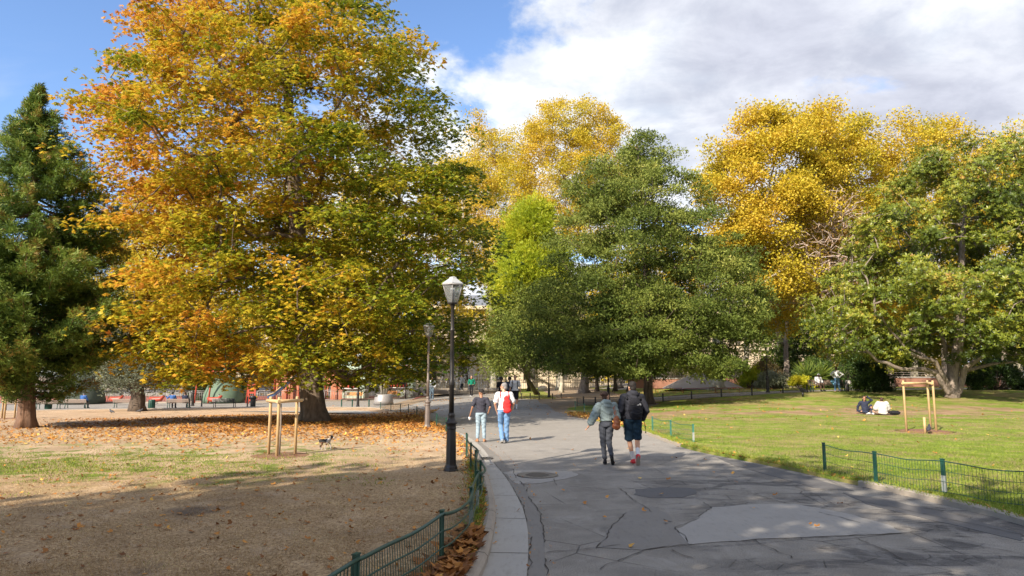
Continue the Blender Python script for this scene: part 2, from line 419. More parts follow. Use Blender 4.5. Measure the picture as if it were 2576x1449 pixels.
cracks = [[(1268, 1222), (1340, 1214), (1400, 1222), (1520, 1232), (1700, 1225), (1900, 1224)],
 [(1400, 1222), (1395, 1205), (1440, 1200)], [(1555, 1228), (1590, 1256), (1640, 1290), (1690, 1315)],
 [(1770, 1265), (1790, 1278), (1752, 1308), (1698, 1332), (1740, 1370), (1900, 1360), (2100, 1350), (2290, 1342), (2576, 1362)],
 [(1500, 1380), (1530, 1337), (1575, 1290)], [(1375, 1392), (1450, 1386), (1500, 1380), (1560, 1372)],
 [(1480, 1449), (1560, 1410), (1620, 1385), (1740, 1371)], [(1690, 1385), (1760, 1410), (1800, 1430)],
 [(1900, 1360), (1950, 1385), (1990, 1400), (2010, 1430), (2040, 1449)], [(2150, 1352), (2200, 1375), (2300, 1420), (2400, 1449)],
 [(2060, 1290), (2180, 1320), (2290, 1345)], [(2130, 1255), (2240, 1275), (2400, 1310), (2576, 1350)], [(2000, 1225), (2060, 1250), (2130, 1290)],
 [(1780, 1245), (1860, 1250), (1960, 1262), (2050, 1268)], [(2290, 1345), (2430, 1370), (2576, 1395)], [(1820, 1232), (1900, 1246), (1990, 1270)],
 [(1329, 1449), (1332, 1400), (1331, 1340), (1320, 1290), (1302, 1250), (1272, 1200), (1243, 1165)], [(1375, 1449), (1370, 1340), (1352, 1285), (1320, 1225), (1287, 1180)]]
mb = MB()
for ck in cracks:
    L = px_poly(ck); Q = []
    for a, b in zip(L, L[1:]):
        n = max(2, int((b-a).length/.09)); nn = Vector((-(b-a).y, (b-a).x)).normalized()
        off = 0
        for k in range(n):
            off = off*.8+random.uniform(-.022, .022); Q.append(a.lerp(b, k/n)+nn*off*min(1, k, n-k))
    Q.append(L[-1]); NN = normals(Q); w = [random.uniform(.002, .009) for _ in Q]
    vs = []
    for p, n_, ww in zip(Q, NN, w): vs += [(p.x-n_.x*ww, p.y-n_.y*ww, .0225 if False else .0125), (p.x+n_.x*ww, p.y+n_.y*ww, .0125)]
    ph_ = random.uniform(0, 6)
    mb.add(vs, [(2*i, 2*i+1, 2*i+3, 2*i+2) for i in range(len(Q)-1) if math.sin(i*.31+ph_)+math.sin(i*.13+ph_*2) > -1.1])
gq = [Vector(p[:2]) for p in GL]; s_ = 0; nx_ = .6
for a, b in zip(gq, gq[1:]):
    L_ = (b-a).length
    while nx_ < s_+L_ and b.y < 26:
        q = a.lerp(b, (nx_-s_)/L_); k = min(KLs, key=lambda v: (v-q).length); d = (k-q).normalized(); n_ = Vector((d.y, -d.x))*.006
        mb.add([(q.x-n_.x, q.y-n_.y, .026), (q.x+n_.x, q.y+n_.y, .026), (k.x+n_.x, k.y+n_.y, .026), (k.x-n_.x, k.y-n_.y, .026)], [(0, 1, 2, 3)]); nx_ += 1.9
    s_ += L_
NNk = normals(KLs); acc = 0
for i in range(1, len(KLs)):
    acc += (KLs[i]-KLs[i-1]).length
    if acc > .95 and KLs[i].y < 26:
        acc = 0; p_ = KLs[i]; n_ = NNk[i]; t_ = Vector((-n_.y, n_.x))*.006
        pr = [(.002, .02), (.002, .092), (-.03, .128), (-.10, .138), (-.15, .113)]; vs = []
        for o_, h_ in pr:
            for sg in (-1, 1): vs.append((p_.x+n_.x*o_+t_.x*sg, p_.y+n_.y*o_+t_.y*sg, h_))
        mb.add(vs, [(2*j, 2*j+1, 2*j+3, 2*j+2) for j in range(4)])
tag(mb.build('path_cracks', M['crack']), kind='structure')
# ------------------------------------------------------------------ people
M['skin'] = m_simple('skin', (.50, .27, .17), .55, 0, .06, 12, **{'Subsurface Weight': .08}); M['skin2'] = m_simple('tan_skin', (.34, .17, .10), .55, 0, .06, 12)
M['skin3'] = m_simple('brown_skin', (.12, .06, .04), .55, 0, .06, 12)
def cloth(name, c, var=.15, sc=14): return m_simple(name, c, .9, 0, var, sc, .25, spec=.15)
M['navytee'] = cloth('dark_grey_tee', (.045, .045, .06)); M['whitetee'] = cloth('white_tee', (.62, .62, .63)); M['jeansL'] = cloth('light_jeans', (.27, .35, .41), .3, 9); M['jeansB'] = cloth('blue_jeans', (.14, .25, .43), .35, 9)
M['hood'] = cloth('grey_green_fleece', (.22, .27, .27), .2, 30); M['pantsG'] = cloth('dark_grey_trousers', (.055, .06, .075)); M['blk'] = cloth('black_cloth', (.018, .018, .022), .3); M['blkjacket'] = cloth('charcoal_jacket', (.032, .033, .042), .3)
M['navyshorts'] = cloth('navy_shorts', (.015, .035, .06)); M['redbag'] = cloth('red_nylon', (.62, .035, .035), .15, 6); M['redshoe'] = m_simple('red_canvas', (.55, .02, .03), .6, 0, .1); M['sole'] = m_simple('rubber_sole', (.30, .27, .23), .8, 0, .15)
M['leather'] = m_simple('tan_leather', (.28, .085, .03), .45, 0, .35, 9, .3); M['hairdark'] = m_simple('dark_hair', (.012, .008, .006), .75, 0, .4, 40, .6); M['hairgrey'] = m_simple('grey_hair', (.22, .21, .21), .7, 0, .5, 50, .6)
M['hairbrown'] = m_simple('brown_hair', (.05, .022, .012), .7, 0, .4, 40, .6); M['sandal'] = m_simple('tan_sandal', (.36, .16, .07), .6); M['greentop'] = cloth('green_top', (.01, .17, .11)); M['greysh'] = m_simple('grey_sneaker', (.22, .26, .31), .7, 0, .2)
M['bluec'] = cloth('blue_shirt', (.05, .12, .32)); M['pink'] = cloth('dusty_pink_cloth', (.35, .2, .18)); M['offwhite'] = cloth('off_white_knit', (.55, .53, .50), .1, 25); M['taupe'] = cloth('taupe_trousers', (.26, .18, .14)); M['lightgrey'] = cloth('light_grey_cloth', (.5, .52, .53)); M['stripe'] = cloth('dark_band', (.03, .035, .06)); M['bluebag'] = cloth('light_blue_cloth', (.2, .45, .6))

M['white0'] = m_simple('white_print', (.7, .7, .7), .6)
def blob(m, name, mat, parent, voxel=.012, smooth=2, wr=0, seed=0, loc=None):
    """union of the collected shapes as one continuous surface"""
    tmp = m.build('tmp', mat); r = tmp.modifiers.new('r', 'REMESH'); r.mode = 'VOXEL'; r.voxel_size = voxel
    s = tmp.modifiers.new('s', 'SMOOTH'); s.iterations = smooth; s.factor = .6
    dg = bpy.context.evaluated_depsgraph_get(); me = bpy.data.meshes.new_from_object(tmp.evaluated_get(dg)); bpy.data.objects.remove(tmp, do_unlink=True)
    me.name = name; n = len(me.vertices)
    if wr and n:
        co = np.zeros(n*3, np.float32); me.vertices.foreach_get('co', co); co = co.reshape(-1, 3); no = np.zeros(n*3, np.float32); me.vertex_normals.foreach_get('vector', no); no = no.reshape(-1, 3)
        a = np.sin(co[:, 2]*42+np.sin(co[:, 0]*17+seed)*2+co[:, 1]*11)+.7*np.sin(co[:, 2]*71+co[:, 0]*31+seed*2+np.sin(co[:, 1]*23)*2)
        co += no*(a*wr)[:, None]; me.vertices.foreach_set('co', co.ravel())
    me.polygons.foreach_set('use_smooth', np.ones(len(me.polygons), dtype=bool))
    if not me.materials: me.materials.append(mat)
    me.update(); return link(name, me, parent)
V3 = Vector
def limb(m, pts, rad, n=10):
    m.tube(pts, rad, n)
    for p, r in zip(pts, rad): m.ell(p, (r, r, r), 10, 8)
STAND = dict(pelvis=(0, 0, .95), chest=(0, .01, 1.22), neck=(0, 0, 1.46), head=(0, .02, 1.615), hipL=(-.09, 0, .90), hipR=(.09, 0, .90), kneeL=(-.10, .03, .50), kneeR=(.10, .03, .50), ankL=(-.10, 0, .09), ankR=(.10, 0, .09),
 toeL=(-.12, .19, .025), toeR=(.12, .19, .025), shL=(-.185, 0, 1.40), shR=(.185, 0, 1.40), elL=(-.25, -.02, 1.12), elR=(.25, -.02, 1.12), wrL=(-.26, .06, .88), wrR=(.26, .06, .88), hdL=(-.26, .10, .79), hdR=(.26, .10, .79))
def make_person(px, py, hpx, rz, label, pose=None, skin='skin', hair=('hairdark', 'short'), top=None, bottom=None, shoes='blk', female=False, headyaw=0, headpitch=0, voxel=.011, group=None, loc=None, wide=1.0, h=None, cap=None, stripe=None, socks=None, hood=False, legw=1.0):
    b = loc or at(px, py); H = h or hpx/F*b.y*1.0; s = H/1.75
    J = {k: V3(v) for k, v in STAND.items()}; J.update({k: V3(v) for k, v in (pose or {}).items()})
    root = empty('person', b, rz, label, 'person', group); root.scale = (s*wide, s*wide, s)
    hx = J['head']-J['neck']; hc = J['head']; HR = Matrix.Rotation(headyaw, 3, 'Z') @ Matrix.Rotation(headpitch, 3, 'X')
    def tor(t):
        a, c, n = J['pelvis'], J['chest'], J['neck']; return a*(1-t)**2+(c*2-a*.5-n*.5)*2*t*(1-t)+n*t*t
    ax0 = (J['hipR']-J['hipL']).normalized(); ax1 = (J['shR']-J['shL']).normalized()
    def torso(m, t0, t1, inf, flare=0):
        tab = [(-.2, .145, .105), (0, .165, .115), (.2, .142 if not female else .125, .10), (.5, .15, .108), (.75, .168, .112), (.92, .15, .085), (1.0, .07, .06)]; rings = []
        n = 12
        for i in range(n+1):
            t = t0+(t1-t0)*i/n; c = tor(t) if t >= 0 else J['pelvis']+(J['pelvis']-tor(.1)).normalized()*(-t*.5)
            w = np.interp(t, [q[0] for q in tab], [q[1] for q in tab])+inf+flare*(1-i/n); d = np.interp(t, [q[0] for q in tab], [q[2] for q in tab])+inf+flare*(1-i/n)
            tg = (tor(min(1, max(.02, t)+.02))-tor(max(0, min(.98, t)-.02))).normalized(); x = (ax0.lerp(ax1, min(1, max(0, t)))).normalized(); y = tg.cross(x).normalized()
            rings.append([c+x*math.cos(2*math.pi*k/16)*w+y*math.sin(2*math.pi*k/16)*d for k in range(16)])
        m.loft(rings, True, True)
    # ---- body: head with face, neck, torso, limbs, hands, one surface
    m = MB(); m.ell(hc+HR @ V3((0, -.01, .025)), (.074, .092, .095), 16, 12, HR); m.ell(hc+HR @ V3((0, .03, -.05)), (.055, .058, .062), 14, 10, HR)
    m.ell(hc+HR @ V3((0, .098, -.012)), (.013, .02, .024), 8, 6, HR); m.ell(hc+HR @ V3((0, .078, -.055)), (.024, .014, .012), 8, 6, HR); m.ell(hc+HR @ V3((0, .074, -.092)), (.026, .022, .02), 8, 6, HR); m.ell(hc+HR @ V3((0, .074, .022)), (.05, .015, .012), 8, 6, HR)
    for sx in (-1, 1): m.ell(hc+HR @ V3((sx*.076, -.008, -.01)), (.012, .02, .032), 8, 6, HR)
    limb(m, [J['neck']-V3((0, 0, .05)), hc-V3((0, 0, .05))], [.058, .052]); torso(m, -.1, 1.0, -.012)
    for sd, sg in (('L', -1), ('R', 1)):
        limb(m, [J['sh'+sd], J['el'+sd], J['wr'+sd]], [.046, .036, .025]); limb(m, [J['hip'+sd], J['knee'+sd]], [.078, .054]); kn, an = J['knee'+sd], J['ank'+sd]
        limb(m, [kn, kn.lerp(an, .3), kn.lerp(an, .7), an], [.050, .054, .038, .034])
        ft = (J['toe'+sd]-an); heel = an-V3((ft.x, ft.y, 0)).normalized()*.03+V3((0, 0, -.045)) if ft.z > -.12 else an-V3((0, .03, .03)); limb(m, [heel, J['toe'+sd]], [.034, .028])
        w, hd = J['wr'+sd], J['hd'+sd]; d = (hd-w).normalized(); side = d.cross(V3((0, 1, 0)) if abs(d.y) < .8 else V3((1, 0, 0))).normalized(); across = d.cross(side).normalized(); fw = across if abs(across.y) > abs(side.y) else side; nrm = d.cross(fw).normalized()*(-sg)
        pc = w+d*.045; m.ell(pc, (.024, .036, .05), 8, 6, Matrix((nrm, fw, d)).transposed())
        for i, (o, ln) in enumerate(((.027, .075), (.009, .085), (-.009, .08), (-.026, .062))):
            p0 = w+d*.085+fw*o; p1 = p0+d*ln*.55+nrm*.008; p2 = p1+d*ln*.4+nrm*.022; m.tube([p0-d*.02, p0, p1, p2], [.0095, .0092, .0085, .0075], 6)
        p0 = w+d*.035+fw*.03; m.tube([p0, p0+d*.03+fw*.022+nrm*.01, p0+d*.06+fw*.024+nrm*.02], [.012, .0105, .009], 6)
    blob(m, 'body', M[skin], root, voxel*.72, 2)
    for sx in (-1, 1):
        m = MB(); m.ell(hc+HR @ V3((sx*.030, .082, .004)), (.012, .008, .007), 8, 6, HR); m.build('eye', M['black0'], root)
    m = MB(); m.ell(hc+HR @ V3((0, .092, -.058)), (.022, .006, .004), 8, 6, HR); m.build('mouth', M['lip'], root)
    # ---- hair
    hm = M[hair[0]]; m = MB()
    m.ell(hc+HR @ V3((0, -.022, .042)), (.083, .092, .092), 14, 10, HR)
    if hair[1] in ('short', 'bun', 'long', 'afro'): m.ell(hc+HR @ V3((0, -.05, -.01)), (.074, .062, .075), 12, 8, HR)
    if hair[1] == 'bun': m.ell(hc+HR @ V3((0, -.135, .055)), (.045, .042, .042), 10, 8, HR)
    if hair[1] == 'knot': m.ell(hc+HR @ V3((0, -.115, -.02)), (.05, .042, .045), 10, 8, HR)
    if hair[1] == 'long':
        for sx in (-1, 0, 1): m.ell(hc+HR @ V3((sx*.06, -.05 if sx else -.08, -.13)), (.045, .05, .13), 10, 8, HR)
    if hair[1] == 'afro': m.ell(hc+HR @ V3((0, -.03, .05)), (.12, .12, .11), 12, 8, HR)
    blob(m, 'hair', hm, root, voxel*.8, 1, .003 if hair[1] != 'afro' else .008, 3)
    if hair[1] == 'bun' and female and headyaw > 0:
        pass
    if cap: m = MB(); m.ell(hc+HR @ V3((0, -.01, .06)), (.092, .10, .07), 14, 8, HR); m.ell(hc+HR @ V3((0, .10, .045)), (.07, .07, .012), 12, 6, HR); blob(m, 'cap', M[cap], root, voxel, 1)
    # ---- top
    if top:
        mat, slv, t0, inf = top; m = MB(); torso(m, t0, .985, inf, .006)
        for sd in 'LR':
            sh, el, wr = J['sh'+sd], J['el'+sd], J['wr'+sd]
            limb(m, [tor(.86), sh], [.075+inf*.4, .060+inf])
            if slv == 'short': limb(m, [sh, sh.lerp(el, .72)], [.060+inf, .053+inf])
            elif slv == 'puffy': limb(m, [sh, sh.lerp(el, .5), el, el.lerp(wr, .6), el.lerp(wr, .92)], [.068+inf, .076+inf, .075+inf, .066+inf, .034])
            else: limb(m, [sh, el, wr], [.058+inf, .046+inf, .034+inf*.6])
        if hood:
            bk = ax1.cross(V3((0, 0, 1))).normalized()*-1
            m.ell(J['neck']+V3((0, -.075, .015)), (.135, .085, .085), 14, 8); m.ell(J['neck']+V3((0, -.10, -.06)), (.10, .06, .08), 12, 8)
        o = blob(m, 'top', M[mat], root, voxel, 2, .0045, 1); o.name = {'short': 't_shirt'}.get(slv, 'sweater')
        if stripe:
            m = MB(); torso(m, .62, .76, inf+.009)
            for sd in 'LR':
                sh, el = J['sh'+sd], J['el'+sd]; a_, b_ = sh.lerp(el, .42), sh.lerp(el, .74); m.tube([a_, b_], [.060+inf, .056+inf], 10)
            m.build('band', M[stripe], o)
    # ---- trousers or shorts
    if bottom:
        mat, ln, inf = bottom; m = MB(); torso(m, -.12, .22, inf)
        for sd in 'LR':
            hp, kn, an = J['hip'+sd], J['knee'+sd], J['ank'+sd]
            if ln == 'shorts': limb(m, [hp, hp.lerp(kn, .85)], [.096+inf, .088+inf]); m.tube([hp.lerp(kn, .7), hp.lerp(kn, .98)], [.086+inf, .088+inf], 12)
            else:
                e = {'long': 1.0, 'crop': .84}[ln]; limb(m, [hp, kn, kn.lerp(an, e)], [.092+inf, (.062+inf)*legw, (.046+inf)*legw if ln == 'crop' else (.056+inf)*legw])
        o = blob(m, 'trousers', M[mat], root, voxel, 2, .0045, 2); o.name = 'shorts' if ln == 'shorts' else 'trousers'
    if socks:
        for sd in 'LR': m = MB(); kn, an = J['knee'+sd], J['ank'+sd]; limb(m, [kn.lerp(an, .62), an], [.048, .040]); blob(m, 'sock', M[socks], root, voxel, 1)
    if shoes:
        for sd in 'LR':
            an, to = J['ank'+sd], J['toe'+sd]; ft = to-an; fd = V3((ft.x, ft.y, ft.z+.045)).normalized(); dn = fd.cross(V3((1, 0, 0))).normalized(); dn = -dn if dn.z > 0 else dn
            heel = an+dn*.045-fd*.035; m = MB(); limb(m, [heel, heel.lerp(to, .55), to], [.043, .044, .036]); 
            if shoes != 'sandal': limb(m, [an, heel], [.044, .042])
            o = blob(m, 'sandal' if shoes == 'sandal' else 'shoe', M[shoes], root, voxel*.9, 1)
            m = MB(); mid = heel.lerp(to, .52)+dn*.036; L_ = (to-heel).length+.075; Rm = Matrix((fd.cross(dn).normalized(), fd, -dn)).transposed(); rings = []
            for z_ in (-.014, .014): rings.append([mid+Rm @ V3((.043*math.cos(2*math.pi*k/14)*(1 if math.sin(2*math.pi*k/14) > 0 else .85), L_/2*math.sin(2*math.pi*k/14), z_)) for k in range(14)])
            m.loft(rings, True, False); m.build('sole', M['sole'] if shoes != 'blk' else M['black0'], o)
    return root, J, s
M['black0'] = m_simple('near_black', (.012, .012, .013), .5); M['lip'] = m_simple('lips', (.30, .09, .07), .6)

def on(root, J, s, name, label, cat, parts, group=None):
    """a thing carried by a person: same place and scale, own top-level object"""
    r = empty(name, root.location, root.rotation_euler.z, label, cat, group); r.scale = root.scale
    for nm, m, mat, vx in parts: blob(m, nm, M[mat], r, vx, 2, .004, 5) if vx else m.build(nm, M[mat], r)
    return r
NEAR = 'people walking on the path'
# woman in dark tee and light jeans
r, J, s = make_person(1210, 1112, 130, .0, 'woman in a dark tee and light rolled jeans walking left of the red backpack', dict(
    elL=(-.29, -.02, 1.14), wrL=(-.36, .08, .92), hdL=(-.38, .13, .84), elR=(.30, -.10, 1.14), wrR=(.24, .02, .96), hdR=(.20, .08, .92), kneeL=(-.10, .06, .50), ankL=(-.12, -.02, .09), kneeR=(.09, .03, .5), ankR=(.11, -.02, .09), toeR=(.14, .17, .025), toeL=(-.17, .16, .025)),
    'skin2', ('hairdark', 'knot'), ('navytee', 'short', .02, .018), ('jeansL', 'crop', .012), 'sandal', True, .9, -.05, .010, group=NEAR)
c_ = J['hdL']+V3((-.005, .03, -.08)); m = MB(); m.lathe([(.035, -.05), (.05, .02), (.052, .05), (.03, .055)], 12, c_); on(r, J, s, 'paper_cup', 'white cup held low by the woman in the dark tee', 'cup', [('cup', m, 'white0', 0)]) if 'white0' in M else None
m = MB(); a_ = J['head']; m.tube([a_+V3((-.08, .0, .06)), a_+V3((-.05, -.01, .125)), a_+V3((.04, -.01, .125)), a_+V3((.075, -.02, .05))], .010, 6); m.build('sunglasses', M['black0'], r)
# man in white tee with red backpack
r, J, s = make_person(1268, 1115, 149, .08, 'grey haired man in a white tee and blue jeans walking with a red backpack', dict(
    elL=(-.27, -.06, 1.13), wrL=(-.22, .05, .93), hdL=(-.19, .10, .87), elR=(.28, -.03, 1.14), wrR=(.24, .10, .95), hdR=(.21, .15, .92), kneeL=(-.09, .16, .52), ankL=(-.06, -.06, .13), toeL=(-.09, .12, .03), kneeR=(.08, .06, .49), ankR=(.08, .10, .09), toeR=(.10, .29, .025), head=(-.01, .04, 1.615)),
    'skin', ('hairgrey', 'short'), ('whitetee', 'short', .0, .022), ('jeansB', 'long', .012), 'greysh', False, 1.0, .05, .010, group=NEAR)
m = MB(); m.ell((.07, -.19, 1.08), (.125, .085, .20), 14, 10); m.ell((.06, -.17, 1.27), (.085, .06, .09), 12, 8); m.ell((.08, -.22, .95), (.12, .09, .09), 12, 8)
m2 = MB(); 
for sx in (-.11, .13): m2.tube([(sx, -.12, 1.30), (sx, -.05, 1.47), (sx, .07, 1.45), (sx, .135, 1.30), (sx*1.1, .10, 1.12), (sx*1.3, -.08, .98)], .02, 6)
m3 = MB(); m3.tube([(-.03, -.24, 1.18), (.06, -.275, 1.13), (.16, -.25, 1.17)], .008, 5); m4 = MB(); m4.tube([(.045, -.2, 1.33), (.06, -.215, 1.39), (.08, -.2, 1.33)], .009, 5)
on(r, J, s, 'backpack', 'bright red backpack worn by the grey haired man', 'backpack', [('bag', m, 'redbag', .010), ('strap', m2, 'redbag', .009), ('seam', m3, 'black0', 0), ('handle', m4, 'redbag', 0)])
# woman in grey hoodie
r, J, s = make_person(1527, 1168, 178, -.05, 'woman in a grey hoodie and cropped dark trousers walking away with a tan shoulder bag', dict(
    shL=(-.18, -.01, 1.39), elL=(-.30, -.06, 1.14), wrL=(-.42, -.07, .93), hdL=(-.46, -.04, .86), elR=(.25, -.05, 1.13), wrR=(.20, .18, 1.12), hdR=(.16, .26, 1.13),
    kneeL=(-.08, .08, .50), ankL=(-.045, .0, .09), toeL=(-.05, .19, .025), hipR=(.085, 0, .9), kneeR=(.06, .05, .52), ankR=(.10, -.20, .20), toeR=(.13, -.09, .04)),
    'skin', ('hairbrown', 'bun'), ('hood', 'puffy', .14, .03), ('pantsG', 'crop', .01), 'blk', True, -.9, .0, .009, group=NEAR, hood=True)
m = MB(); m.ell((.235, -.13, 1.0), (.085, .12, .17), 14, 10); m.ell((.23, -.13, .92), (.10, .13, .10), 14, 8)
m2 = MB(); m2.tube([(.20, -.20, 1.12), (.17, -.09, 1.36), (.17, -.02, 1.455), (.18, .06, 1.34), (.22, .02, 1.12)], .013, 6); m2.tube([(.24, -.22, 1.10), (.20, -.12, 1.36), (.19, -.03, 1.46), (.21, .04, 1.34), (.25, .0, 1.1)], .010, 6)
on(r, J, s, 'shoulder_bag', 'tan leather shoulder bag hanging on the woman in the hoodie', 'handbag', [('bag', m, 'leather', .010), ('handle', m2, 'leather', .008)])
# man in black with backpack
r, J, s = make_person(1594, 1168, 203, .0, 'tall man in a black hooded jacket and navy shorts walking away in red shoes', dict(
    elL=(-.27, -.03, 1.12), wrL=(-.20, .12, .93), hdL=(-.17, .18, .89), elR=(.29, -.03, 1.12), wrR=(.24, .12, .93), hdR=(.20, .18, .89),
    kneeL=(-.07, .08, .50), ankL=(.0, .03, .09), toeL=(.0, .22, .025), kneeR=(.10, .06, .52), ankR=(.055, -.22, .20), toeR=(.06, -.13, .03)),
    'skin', ('hairdark', 'short'), ('blkjacket', 'long', -.03, .03), ('navyshorts', 'shorts', .012), 'redshoe', False, .35, .0, .009, group=NEAR, hood=True, socks='whitetee')
m = MB(); m.ell((.03, -.20, 1.16), (.155, .10, .22), 16, 12); m.ell((.03, -.23, 1.06), (.14, .10, .13), 14, 10); m.ell((.03, -.16, 1.32), (.12, .07, .08), 12, 8); m.ell((.03, -.27, 1.03), (.10, .05, .09), 12, 8)
m2 = MB()
for sx in (-.13, .15): m2.tube([(sx, -.12, 1.36), (sx, -.03, 1.49), (sx, .09, 1.44), (sx, .15, 1.28), (sx*1.15, .11, 1.08), (sx*1.3, -.1, .98)], .022, 6)
m2.tube([(.21, -.08, 1.0), (.24, -.12, .80), (.245, -.13, .66)], .011, 5); m2.tube([(-.19, -.08, 1.0), (-.21, -.1, .8), (-.22, -.1, .68)], .008, 5)
m3 = MB(); m3.tube([(-.09, -.315, 1.10), (.03, -.335, 1.07), (.14, -.315, 1.10)], .006, 5); m4 = MB(); m4.tube([(-.10, -.28, 1.25), (.03, -.30, 1.27), (.15, -.28, 1.24)], .006, 5)
bp = on(r, J, s, 'backpack', 'black backpack with a small white emblem on the tall man in black', 'backpack', [('bag', m, 'blk', .010), ('strap', m2, 'blk', .009), ('seam', m3, 'black0', 0), ('seam', m4, 'black0', 0)])
M['white0'] = m_simple('white_print', (.7, .7, .7), .6)
m = MB()
for w_ in (.034, .023, .012):    # small dome shaped emblem of nested arcs
    L_ = [(.10+w_*math.cos(t_), -.293-.004*math.sin(t_), 1.245+w_*math.sin(t_)) for t_ in np.linspace(0, math.pi*.5 if w_ > .03 else math.pi*.55, 6)]; m.tube(L_, .0042, 4)
m.box((.065, -.297, 1.25), (.04, .004, .006)); m.box((.065, -.297, 1.262), (.034, .004, .006)); m.build('emblem', M['white0'], bp)
FAR = 'people on the far plaza'
walk = dict(kneeL=(-.09, .14, .50), ankL=(-.08, .18, .09), toeL=(-.09, .36, .04), kneeR=(.09, .05, .50), ankR=(.09, -.16, .13), toeR=(.10, 0.0, .03))
pocket = dict(elL=(-.27, -.05, 1.13), wrL=(-.22, .09, .94), hdL=(-.20, .14, .90), elR=(.27, -.05, 1.13), wrR=(.22, .09, .94), hdR=(.20, .14, .90))
make_person(1086, 1007, 59, math.pi+.1, 'man in a pale sweater with a dark chest band walking towards us', {**walk, **pocket}, 'skin', ('hairdark', 'short'), ('lightgrey', 'long', .0, .02), ('jeansL', 'long', .01), 'whitetee', group=FAR, voxel=.014, stripe='stripe')
make_person(1186, 998, 52, math.pi-.1, 'woman in a green top and black leggings walking near the fountain', {**walk, 'elL': (-.28, -.08, 1.15), 'elR': (.28, -.08, 1.15), 'wrL': (-.20, .1, 1.0), 'wrR': (.2, .1, 1.0), 'hdL': (-.14, .16, 1.0), 'hdR': (.14, .16, 1.0)}, 'skin', ('hairbrown', 'long'), ('greentop', 'long', .1, .015), ('blk', 'long', .0), 'whitetee', True, group=FAR, voxel=.014)
make_person(1162, 990, 47, 1.2, 'person in grey striding past the fountain behind the woman in green', walk, 'skin', ('hairgrey', 'short'), ('lightgrey', 'long', -.1, .03), ('pantsG', 'long', .01), 'blk', group=FAR, voxel=.016)
make_person(1261, 1026, 76, math.pi+.2, 'man in a black tee half hidden behind the grey haired man', walk, 'skin3', ('hairdark', 'afro'), ('blk', 'short', .0, .015), ('blk', 'long', .01), 'blk', group=FAR, voxel=.013)
r, J, s = make_person(1296, 1029, 84, math.pi-.05, 'man in a white tee and black shorts with shoulder straps walking towards us', {**walk, 'wrL': (-.27, .05, .88), 'wrR': (.27, .05, .88)}, 'skin', ('hairbrown', 'short'), ('whitetee', 'short', .0, .02), ('blk', 'shorts', .01), 'whitetee', group=FAR, voxel=.013, socks='whitetee')
m = MB(); m.ell((0, -.19, 1.18), (.15, .09, .21), 12, 8); m2 = MB()
for sx in (-.13, .13): m2.tube([(sx, -.12, 1.34), (sx, -.03, 1.48), (sx, .09, 1.43), (sx, .15, 1.28), (sx*1.15, .12, 1.08), (sx*1.3, -.05, .98)], .02, 6)
on(r, J, s, 'backpack', 'dark backpack of the man in the white tee and black shorts', 'backpack', [('bag', m, 'blk', .014), ('strap', m2, 'blk', .012)])
make_person(1282, 1022, 72, math.pi, 'person with a dark curly head behind the man in black shorts', walk, 'skin3', ('hairdark', 'afro'), ('pantsG', 'long', .0, .02), ('blk', 'long', .01), 'blk', group=FAR, voxel=.015)
make_person(1018, 990, 39, 1.5, 'person in a dusty pink top and jeans standing by the playground railing', {}, 'skin2', ('hairdark', 'short'), ('pink', 'long', .0, .02), ('jeansB', 'long', .01), 'blk', group=FAR, voxel=.016)
make_person(878, 990, 26, 0, 'customer in a red top standing at the kiosk hatch', {}, 'skin2', ('hairdark', 'short'), ('redbag', 'long', .0, .02), ('blk', 'long', .01), 'blk', group=FAR, voxel=.018, h=1.65)
SIT = dict(pelvis=(0, 0, .50), chest=(0, .02, .78), neck=(0, .03, 1.02), head=(0, .06, 1.17), hipL=(-.09, .03, .48), hipR=(.09, .03, .48), kneeL=(-.12, .46, .48), kneeR=(.12, .46, .48), ankL=(-.12, .48, .09), ankR=(.12, .48, .09), toeL=(-.14, .66, .025), toeR=(.14, .66, .025),
 shL=(-.185, .02, .96), shR=(.185, .02, .96), elL=(-.25, .12, .72), elR=(.25, .12, .72), wrL=(-.15, .35, .60), wrR=(.15, .35, .60), hdL=(-.08, .42, .58), hdR=(.08, .42, .58))
bz = lambda px, py, dy, dz=0: at(px, py)+V3((0, dy, dz))
make_person(0, 0, 0, 0, 'grey haired person in blue on the bench right of the conifer', {**SIT, 'head': (0, .08, 1.16)}, 'skin', ('hairgrey', 'short'), ('bluec', 'long', .0, .03), ('pantsG', 'long', .01), 'blk', voxel=.016, loc=bz(205, 1028, .12, 0), h=1.65)
make_person(0, 0, 0, .15, 'person in a blue jacket, left one of two on a bench', {**SIT, 'elL': (-.38, .05, .80), 'wrL': (-.5, .05, .95)}, 'skin', ('hairdark', 'short'), ('bluec', 'long', .0, .03), ('pantsG', 'long', .01), 'blk', voxel=.016, loc=bz(430, 1027, .12, 0), h=1.65)
make_person(0, 0, 0, -.2, 'person in dark blue, right one of two on a bench', SIT, 'skin', ('hairbrown', 'short'), ('stripe', 'long', .0, .03), ('pantsG', 'long', .01), 'blk', voxel=.016, loc=bz(461, 1027, .12, 0), h=1.65)
make_person(533, 1012, 0, 1.4, 'man in a white tee and jeans standing by a pushchair in the playground', {'elL': (-.22, .15, 1.15), 'wrL': (-.15, .38, 1.08), 'hdL': (-.15, .46, 1.08), 'elR': (.22, .15, 1.15), 'wrR': (.15, .38, 1.08), 'hdR': (.15, .46, 1.08)}, 'skin2', ('hairdark', 'short'), ('whitetee', 'short', .0, .02), ('jeansB', 'long', .01), 'blk', voxel=.015, loc=at(533, 1012)+V3((0, 1.2, .05)), h=1.75)
